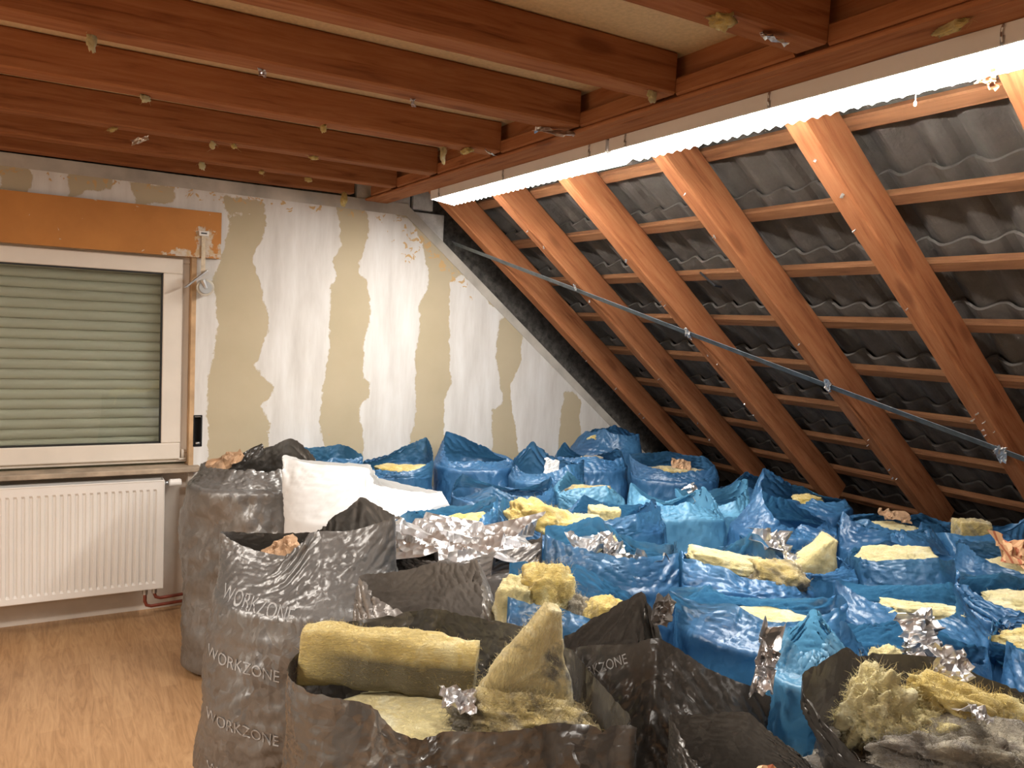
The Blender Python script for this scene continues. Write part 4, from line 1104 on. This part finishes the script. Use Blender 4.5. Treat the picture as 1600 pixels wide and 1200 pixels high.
piece('B1', 0, 0, .83, (.20, .13, .045), 'wool_pale', 1, 'flat beige batt in the blue bag by the wall nearest the window', boxy=.7, amp=.08)
piece('B2', .03, 0, .83, (.15, .12, .05), 'wool', 2, 'yellow wool in the pointed blue bag at the wall')
sheet('B4', .02, -.04, .875, .09, .10, (1.1, .2, .3), 3, 'small white scrap standing in a blue bag near the wall', 'white', .02, name='plastic_scrap', cat='plastic scrap', n=14)
piece('B4', 0, 0, .80, (.13, .11, .05), 'wool_pale', 4, 'pale wool under the white scrap near the wall')
piece('B5', 0, 0, .86, (.09, .07, .06), 'wool_grey', 5, 'beige wool tuft on the dark blue bag near the wall')
piece('B6', -.05, -.05, .95, (.09, .05, .04), 'wool', 6, 'thin yellow wool on the highest bag in the wall corner', boxy=0)
piece('B7', 0, 0, .86, (.17, .10, .05), 'wool_dirty', 7, 'dirty wool in the dark blue bag behind the pale pair')
sheet('B7', .03, -.03, .90, .12, .07, (.9, .1, .2), 8, 'orange brown paper scrap in the bag behind the pale pair', 'brown', .04, name='paper_scrap', cat='paper scrap', n=14)
piece('B9', .05, .02, .85, (.08, .05, .04), 'wool', 9, 'yellow wool peeking out at the third rafter foot')
piece('B10', -.02, 0, .80, (.14, .08, .045), 'wool_pale', 10, 'pale wool in the low bag before the fourth rafter foot')
sheet('B10', 0, 0, .845, .16, .07, (.6, .1, .2), 11, 'orange brown paper scrap before the fourth rafter foot', 'brown', .04, name='paper_scrap', cat='paper scrap', n=14)
piece('B11', -.03, -.04, .90, (.066, .04, .062), 'wool_dirty', 12, 'square beige wool block standing at the fifth rafter foot', boxy=.85, amp=.10)
sheet('B12', .03, .0, .895, .22, .14, (.65, .15, .1), 13, 'large brown kraft paper crumple at the right edge', 'kraft', .03, .1, name='paper_scrap', cat='paper scrap', n=22)
piece('B12', 0, 0, .83, (.17, .13, .06), 'wool_pale', 14, 'pale wool under the kraft paper at the right edge')
piece('B13', 0, 0, .79, (.16, .10, .045), 'wool_pale', 15, 'pale wool low in the second row bag with the lighter rim')
piece('B14', .0, 0, .85, (.12, .08, .05), 'wool_dirty', 16, 'brownish yellow wool in the light blue bag of the second row')
piece('B15', -.03, -.02, .87, (.068, .055, .055), 'wool_pale', 17, 'pale yellow block in the rounded mouth, left of two', boxy=.8, amp=.1)
piece('B15', .09, -.05, .84, (.075, .05, .045), 'wool_pale', 18, 'pale yellow block in the rounded mouth, right of two', boxy=.5)
piece('B15', 0, 0, .79, (.18, .12, .05), 'wool_grey', 19, 'greyish wool under the two pale blocks in the rounded mouth')
sheet('B16b', -.10, -.05, .88, .10, .12, (1.0, .2, .8), 20, 'crumpled foil between the two pale blue bags', n=18, crumple=.05)
piece('B18', .0, .0, .84, (.10, .05, .04), 'wool_pale', 21, 'small pale wool tuft in the folded over blue bag')
piece('B19', .0, 0, .84, (.17, .10, .055), 'wool', 22, 'yellow wool in the bag right of the white sack', rot=(0, -.25, 0))
piece('B20', .0, -.02, .90, (.14, .10, .085), 'wool', 23, 'big bright yellow wool chunk behind the foil bag', rot=(0, .25, 0), amp=.25, sub=5, boxy=.4, fib=60)
piece('B20', .18, .03, .90, (.06, .05, .05), 'wool_pale', 24, 'smooth pale wool corner right of the bright chunk', boxy=.6, amp=.1)
# silvery fibres
for j in range(4):
    sheet('B22', -.06 + .055 * j, .02 - .035 * j, .885 - .012 * j, .17, .13, (.5 + .1 * j, -.2, .3 + j), 30 + j, 'strip of silvery shredded facing in the light catching bag, %s from the left' % ('first', 'second', 'third', 'fourth')[j], crumple=.05, n=20, mat='foil')
piece('B22', 0, 0, .80, (.19, .12, .06), 'wool_pale', 35, 'pale wool below the silvery shreds')
piece('B22', .01, .09, .88, (.03, .03, .06), 'wool_pale', 36, 'small yellow wool wedge standing behind the silvery shreds')
piece('B23', -.07, -.04, .90, (.12, .065, .045), 'wool_pale', 37, 'long pale yellow batt lying over the blue rim, left part', rot=(0, .12, -.1), boxy=.7, amp=.1, sub=5)
piece('B23', .10, -.09, .875, (.10, .07, .065), 'wool_dirty', 38, 'frayed wool lump right of the long pale batt', rot=(0, .1, 0), sub=5, fib=40)
piece('B23', .02, .10, .86, (.10, .05, .04), 'wool_pale', 39, 'flat pale wool at the back of the middle right bag')
sheet('B24', -.10, .0, .89, .16, .16, (.5, .2, .5), 41, 'crinkled foil beside the pointed wool heap', crumple=.045, n=24)
piece('B25', -.01, 0, .875, (.14, .07, .065), 'wool_pale', 42, 'smooth pale yellow wool sheet in a blue bag', boxy=.7, amp=.08, rot=(.4, 0, 0))
piece('B27', .03, 0, .83, (.16, .11, .05), 'wool_pale', 43, 'pale wool at the right edge below the striped paper')
sheet('B27', .10, .05, .895, .16, .10, (.85, -.1, .1), 44, 'striped brown kraft paper at the right edge', 'kraft', .03, name='paper_scrap', cat='paper scrap', n=22)
piece('B28', -.05, .0, .90, (.085, .06, .10), 'wool', 45, 'upright large yellow wool chunk in the nearest blue bag', boxy=.35, fib=60, amp=.14, sub=5, rot=(.1, .1, .3))
piece('B28', -.135, -.03, .88, (.06, .06, .09), 'wool_pale', 46, 'pale wool chunk on the left in the nearest blue bag', boxy=.4, amp=.16, sub=5)
piece('B28', .12, -.07, .85, (.065, .06, .085), 'wool', 47, 'yellow wool chunk on the right in the nearest blue bag', boxy=.5, amp=.14, sub=5, rot=(0, .3, .2))
piece('B28', .05, -.02, .86, (.035, .035, .06), 'wool_grey', 48, 'grey wool tuft between the two yellow chunks', fib=40)
piece('B29', 0, .02, .82, (.17, .09, .04), 'wool_pale', 49, 'pale wool low in the creased full blue bag')
piece('B30', .02, 0, .865, (.12, .05, .035), 'wool_pale', 50, 'narrow strip of pale yellow wool on the crumpled blue bag', boxy=.5, rot=(0, .05, 0))
piece('B31', -.04, .0, .87, (.16, .09, .06), 'wool', 51, 'tattered wool over foil at the right edge', amp=.4, sub=5, boxy=.1, fib=90)
sheet('B31', .05, -.05, .905, .22, .16, (.5, .1, .2), 52, 'silver foil below the tattered wool at the right edge', crumple=.05)
sheet('B33', .02, -.01, .915, .11, .12, (1.05, .15, .2), 53, 'tent of torn silver foil poking out of a blue bag', crumple=.05, curl=-.5)
piece('B33', -.09, 0, .87, (.04, .03, .04), 'wool_pale', 54, 'small wool tuft left of the torn foil tent')
# grey bags
sheet('K1', -.16, .03, .955, .17, .07, (.9, -.4, .2), 60, 'brown paper scrap on the grey bag nearest the radiator', 'brown', .05, name='paper_scrap', cat='paper scrap', n=18)
sheet('K1', -.05, .08, .985, .13, .05, (1.2, -.5, .3), 61, 'dark plastic strip sticking up from the grey bag nearest the radiator', 'dark', .02, name='plastic_scrap', cat='plastic scrap', n=14)
piece('K1', 0, 0, .86, (.2, .13, .06), 'wool_grey', 62, 'grey wool inside the grey bag nearest the radiator')
piece('K2', 0, 0, .76, (.24, .12, .06), 'wool_grey', 63, 'grey wool deep in the tall printed bag')
sheet('K2', -.12, .0, .87, .13, .09, (.6, -.5, .3), 64, 'brown paper scrap in the mouth of the tall printed bag', 'brown', .05, name='paper_scrap', cat='paper scrap', n=16)
sheet('K3', -.02, -.01, .885, .54, .29, (.22, .06, math.radians(-6)), 65, 'large shining crinkled foil filling the long grey bag', crumple=.035, n=70)
piece('K3', 0, 0, .82, (.26, .12, .045), 'wool_grey', 66, 'grey wool under the large shining foil')
piece('K4', 0, 0, .78, (.15, .08, .04), 'wool_grey', 67, 'grey wool in the smoky brown bag')
# front bag: slab, heap, bed
def slab(name, L_, W_, H_, bend, mat_top, loc, rot, seed, taper=0.0):
    n1, n2 = 60, 26
    prof = []
    for j in range(n2):
        t = 2 * PI * j / n2; c, s_ = math.cos(t), math.sin(t)
        r = (abs(c) ** 5 + abs(s_) ** 5) ** (-1 / 5)
        prof.append((c * r * W_ / 2, s_ * r * H_ / 2))
    P = np.zeros((n1 + 2, n2, 3))
    for i in range(n1 + 2):
        ii = min(max(i - 1, 0), n1 - 1)
        x = (ii / (n1 - 1) - .5) * L_; sc_ = 0.9 if i in (0, n1 + 1) else 1
        for j, (a, b) in enumerate(prof):
            d = noise.noise(Vector((x * 14 + seed, a * 22, b * 22))) * .010 + noise.noise(Vector((x * 50, a * 60, b * 60 + seed))) * .004
            P[i, j] = (x, (a * (1 + d * 14)) * sc_ + bend * (x / L_) ** 2, (b * (1 + d * 14)) * sc_ * (1 - taper * max(0, x / L_ + .5)) - .25 * bend * (x / L_) ** 2 * 4)
    me = grid_mesh(name, P, closed=True)
    bm = bmesh.new(); bm.from_mesh(me); bm.verts.ensure_lookup_table()
    bm.faces.new([bm.verts[j] for j in range(n2)]); bm.faces.new([bm.verts[(n1 + 1) * n2 + j] for j in range(n2)][::-1])
    bmesh.ops.recalc_face_normals(bm, faces=bm.faces); bm.to_mesh(me); bm.free()
    o = link(name, me, M[mat_top], smooth=True); o.location = loc; o.rotation_euler = rot
    return o
b24 = bagc('B24'); dx, dy = view(.05, -.03)
o = slab('insulation_piece', .17, .09, .20, .04, 'wool_pale', (b24['x'] + dx, b24['y'] + dy, .865), (.25, math.radians(-70), math.radians(VIEW - 10)), 21, taper=.85)
tag(o, 'pointed heap of yellow wool beside crinkled foil', 'insulation piece', GR); fibres(o, 500, .02, 21, 'wool_pale', .0006)
b5 = bagc('K5')
dx, dy = view(-.17, .06)
o = slab('insulation_slab', .40, .085, .13, .05, 'slab', (b5['x'] + dx, b5['y'] + dy, .895), (.0, .05, math.radians(VIEW - 4)), 3)
tag(o, 'thick yellow wool slab with a dark mouldy side, in the front black bag', 'insulation slab'); fibres(o, 1800, .016, 3, 'wool', .00045)
piece('K5', .0, -.02, .80, (.29, .16, .055), 'wool_pale', 70, 'pale wool bed in the front black bag', amp=.2, sub=5)
piece('K5', .12, -.07, .865, (.12, .07, .045), 'wool_dirty', 71, 'tangled wool heap right of the thick slab', amp=.4, sub=5, boxy=0, fib=260)
dx, dy = view(.16, .0)
o = slab('insulation_flap', .25, .05, .27, .05, 'wool_mould', (b5['x'] + dx, b5['y'] + dy, .93), (.12, math.radians(-78), math.radians(VIEW + 6)), 9, taper=.88)
tag(o, 'pointed upright wool flap with dark mould, right of the thick slab', 'insulation piece', GR); fibres(o, 1500, .02, 9, 'wool_pale', .0005)
sheet('K5', .0, -.10, .885, .08, .06, (.5, .3, .2), 73, 'small foil scrap between slab bed and wool heap', n=14, crumple=.05)
# K6 peak flap
dx, dy = view(.0, .0)
sheet('K6', .02, .02, .995, .05, .07, (1.2, .4, .2), 74, 'grey plastic flap sticking up at the tent shaped peak', 'grey', .03, .3, name='plastic_scrap', cat='plastic scrap', n=14)
piece('K6', 0, 0, .76, (.17, .10, .04), 'wool_grey', 75, 'grey wool hidden in the tent shaped black bag')
sheet('K6', .27, -.02, .90, .07, .16, (1.35, .25, .3), 76, 'upright reflective foil strip between the front black bags', crumple=.05, n=20)
# K7 heap
piece('K7', -.18, .03, .875, (.06, .05, .095), 'wool_pale', 77, 'fluffy yellow wool peak at the left of the lower right bag', amp=.42, sub=5, boxy=0, spike=.5, rot=(.2, .25, 0), fib=160)
piece('K7', -.09, .0, .855, (.07, .05, .05), 'wool_pale', 177, 'fluffy pale wool tuft between the left peak and the yellow roll', amp=.5, sub=5, boxy=0, fib=160)
piece('K7', .05, .03, .885, (.16, .05, .055), 'wool', 78, 'bright yellow rolled wool in the lower right bag', amp=.28, sub=5, boxy=.2, rot=(0, .28, -.05), fib=160)
piece('K7', -.03, -.07, .84, (.17, .07, .06), 'wool_grey', 79, 'grey crumbled wool before the yellow roll', amp=.45, sub=5, boxy=0, fib=260)
piece('K7', .12, -.11, .80, (.14, .07, .06), 'wool_grey', 80, 'grey crumbled wool at the front rim of the lower right bag', amp=.45, sub=5, boxy=0, fib=200)
piece('K7', .20, -.06, .80, (.10, .06, .05), 'wool_pale', 81, 'pale wool tuft at the lower right corner', amp=.3, sub=4, fib=80)
piece('K7', 0, 0, .76, (.27, .16, .05), 'wool_grey', 82, 'grey wool bed of the lower right bag', sub=5)
sheet('K7', .0, -.06, .90, .07, .05, (.4, .3, .6), 83, 'small white foil flake on the crumbled wool', n=12, crumple=.05)
sheet('K7', .04, .12, .93, .10, .08, (.9, .1, .2), 84, 'foil scrap behind the bright yellow roll', n=14, crumple=.05)
piece('K8', 0, 0, .76, (.15, .09, .045), 'wool_grey', 85, 'grey wool in the bag at the lower frame edge')
sheet('K8', -.02, -.05, .84, .12, .08, (.5, .1, .3), 86, 'brown corrugated scrap at the lower frame edge', 'kraft', .03, name='paper_scrap', cat='paper scrap', n=14)
sheet('K8', .09, -.06, .845, .14, .07, (.4, .1, .2), 87, 'grey foil scrap at the lower frame edge', n=14, crumple=.04)

# ---------------------------------------------------------------- printing on the bags
def printed(bag, text, c, axis, up, size, ncol):
    cu = bpy.data.curves.new('t', 'FONT'); cu.body = text; cu.size = size; cu.align_x = 'CENTER'
    to = bpy.data.objects.new('t', cu); COL.objects.link(to)
    me = bpy.data.meshes.new_from_object(to)
    bpy.data.objects.remove(to)
    bm = bmesh.new(); bm.from_mesh(me)
    bmesh.ops.triangulate(bm, faces=bm.faces)
    for _ in range(3):
        es = [e for e in bm.edges if e.calc_length() > size * 0.12]
        if es: bmesh.ops.subdivide_edges(bm, edges=es, cuts=1)
    X = Vector(axis).normalized(); U = Vector(up).normalized(); D = X.cross(U).normalized()
    tree = BVHTree.FromPolygons([v.co[:] for v in bag.data.vertices], [p.vertices[:] for p in bag.data.polygons])
    kill = []
    for v in bm.verts:
        o_ = Vector(c) + X * v.co.x * 0.9 + U * v.co.y
        h = tree.ray_cast(o_ + D * 0.6, -D)
        if h[0] is None: kill.append(v); continue
        v.co = h[0] + D * 0.0022
    bmesh.ops.delete(bm, geom=kill, context='VERTS')
    me2 = bpy.data.meshes.new('printed_lettering'); bm.to_mesh(me2); bm.free()
    o = link('printed_lettering', me2, M['ink'], parent=bag); o['label'] = 'pale printed lettering'
    return o
k2 = bagc('K2')
vx, vy = view(1, 0)
fx, fy = view(0, -1)
for (dr, z_, s_) in ((-.13, .74, .05), (-.16, .56, .05), (-.15, .37, .05), (-.14, .20, .05)):
    dx, dy = view(dr, -.1)
    printed(k2['o'], 'WORKZONE', (k2['x'] + dx, k2['y'] + dy, z_), (vx, vy, -.12), (0, 0, 1), s_, 3)
k6 = bagc('K6')
dx, dy = view(-.13, -.05)
printed(k6['o'], 'WORKZONE', (k6['x'] + dx, k6['y'] + dy, .86), (vx, vy, .5), (-.3, 0, 1), .028, 3)

# ---------------------------------------------------------------- scraps stuck on the timbers
def shred(loc, size, mat, seed, label, rot=(0, 0, 0), kind='wool'):
    if kind == 'wool':
        o = lump('wool_shred', loc, size, mat, seed, .5, 3, rot, .5)
        fibres(o, 14, .03, seed, mat, .0006)
        tag(o, label, 'wool shred', 'shreds hanging from the timbers')
    else:
        o = foil('foil_shred', loc, size[0] * 2, size[1] * 2, rot, seed, mat, .04, n=12)
        tag(o, label, 'foil shred', 'shreds hanging from the timbers')
    return o
SH = [((.112, 2.50, 2.375), (.012, .008, .03), 'wool_pale', 'pale shred low on the third visible joist at the upper left'),
 ((.30, 3.07, 2.380), (.02, .012, .012), 'wool_pale', 'wool tuft under the joist left of centre, above the foil flake'),
 ((.243, 3.70, 2.382), (.03, .008, .008), 'wool', 'small yellow wisp left of the hanging foil flake'),
 ((.621, 3.66, 2.372), (.011, .009, .016), 'wool_pale', 'small pale plug right of the hanging foil flake'),
 ((.71, 3.66, 2.378), (.013, .008, .010), 'wool', 'second small plug right of the hanging foil flake'),
 ((.918, 3.06, 2.378), (.015, .008, .016), 'wool', 'yellow wisp under the joist in mid ceiling'),
 ((1.057, 3.66, 2.380), (.02, .01, .008), 'wool', 'yellow wisp halfway to the purlin on the far joist'),
 ((.67, 4.22, 2.376), (.018, .01, .02), 'wool_pale', 'pale ragged tuft above the wall between window and lamp'),
 ((.955, 4.22, 2.380), (.014, .01, .008), 'wool', 'tiny yellow tuft above the first wall stripe'),
 ((1.20, 4.24, 2.378), (.018, .01, .012), 'wool', 'yellow tuft above the second wall stripe'),
 ((1.434, 3.09, 2.365), (.012, .012, .032), 'wool_pale', 'longest pale shred hanging beside the purlin end'),
 ((1.52, 3.05, 2.380), (.045, .015, .010), 'wool', 'flat yellow shred beside the longest hanging one'),
 ((1.50, 4.56, 2.345), (.015, .012, .035), 'wool', 'yellow shred where the wall meets the far joist'),
 ((.561, 2.50, 2.380), (.01, .008, .014), 'foil', 'small bright flake under the joist in mid ceiling'),
 ((1.046, 2.50, 2.378), (.008, .006, .014), 'foil', 'tiny bright flake right of mid ceiling'),
 ((1.33, 1.40, 2.378), (.028, .014, .02), 'wool', 'yellow tuft on the nearest joist at the top of the picture'),
 ((1.59, 1.95, 2.380), (.02, .008, .02), 'wool_pale', 'pale drip shaped shred at the end of the second nearest joist'),
 ((1.72, 1.10, 2.362), (.05, .01, .014), 'wool', 'yellow shred on the purlin at the upper right')]
for i, (p_, s_, mt, lb) in enumerate(SH):
    if mt == 'foil': shred(p_, (s_[0] * 1.3, s_[2]), 'foil', 300 + i, lb, (1.3, 0, .3), 'foil')
    else: shred(p_, s_, mt, 300 + i, lb, (0, 0, i))
FL = [((.344, 3.69, 2.355), (.035, .014), (1.0, -.3, -.5), 'curled silver foil flake hanging under the joists at the left'),
 ((1.60, 2.50, 2.374), (.075, .022), (.6, .1, -.6), 'large crumpled foil strip at the joist and purlin joint'),
 ((1.50, 1.40, 2.374), (.035, .02), (.5, .2, -.3), 'crumpled foil lump under the nearest joist at the top'),
 ((1.60, 2.98, 2.372), (.03, .012), (.6, .1, .4), 'grey foil curl on the purlin near the longest shred')]
for i, (p_, s_, r_, lb) in enumerate(FL): shred(p_, s_, 'foil', 330 + i, lb, r_, 'foil')
for i, (s, y, sz, lb) in enumerate((((2.594 - 1.957) / cs, 3.75, .020, 'second'), ((2.875 - 1.957) / cs, 3.12, .030, 'third'), ((3.135 - 1.957) / cs, 2.45, .034, 'fourth'), ((3.41 - 1.957) / cs, 1.80, .042, 'fifth'))):
    p_ = RP(s, y, -.010)
    shred(p_, (sz, sz * .5), 'foil', 340 + i, 'torn foil caught between the steel band and the %s rafter from the wall' % lb, (.3, .9, .4), 'foil')
# torn foil stapled specks along the undersides of the rafters
rr = random.Random(5)
sp = 0
for i, (a, b) in enumerate(raf[:6]):
    for q in range((5, 6, 8, 9, 12, 4)[i]):
        s = rr.uniform(.25, 2.3); y = rr.uniform(b + .01, a - .008)
        if i == 5: s = rr.uniform(.1, .5)
        o = foil('foil_fleck', RP(s, y, -.004), .008 + rr.random() * .012, .006 + .004 * rr.random(), (.3, .8, rr.uniform(0, 3)), 400 + sp, 'foil', .05, n=6)
        tag(o, 'tiny torn foil fleck stapled to the underside of the %s rafter from the wall' % ('first' if i == 0 else ords[i]), 'foil fleck', 'foil flecks on rafter %s' % ('one', 'two', 'three', 'four', 'five', 'six')[i])
        sp += 1
# scraps on the lamp at the far right
o = foil('foil_shred', (1.93, 1.13, 2.305), .07, .05, (.8, .3, .5), 501, 'kraft', .04, n=14); tag(o, 'torn reddish scrap hanging from the lamp at the upper right', 'paper scrap')
bm = bmesh.new(); tube(bm, [(1.93, 1.31, 2.318), (1.93, 1.31, 2.285)], .0008, 6); tube(bm, [(1.93, 1.31, 2.288), (1.93, 1.31, 2.283), (1.93, 1.31, 2.274)], [.001, .004, .003], 10)
tag(obj('pull_cord', bm, M['paint_white']), 'short pull cord hanging under the serrated lamp', 'pull cord')
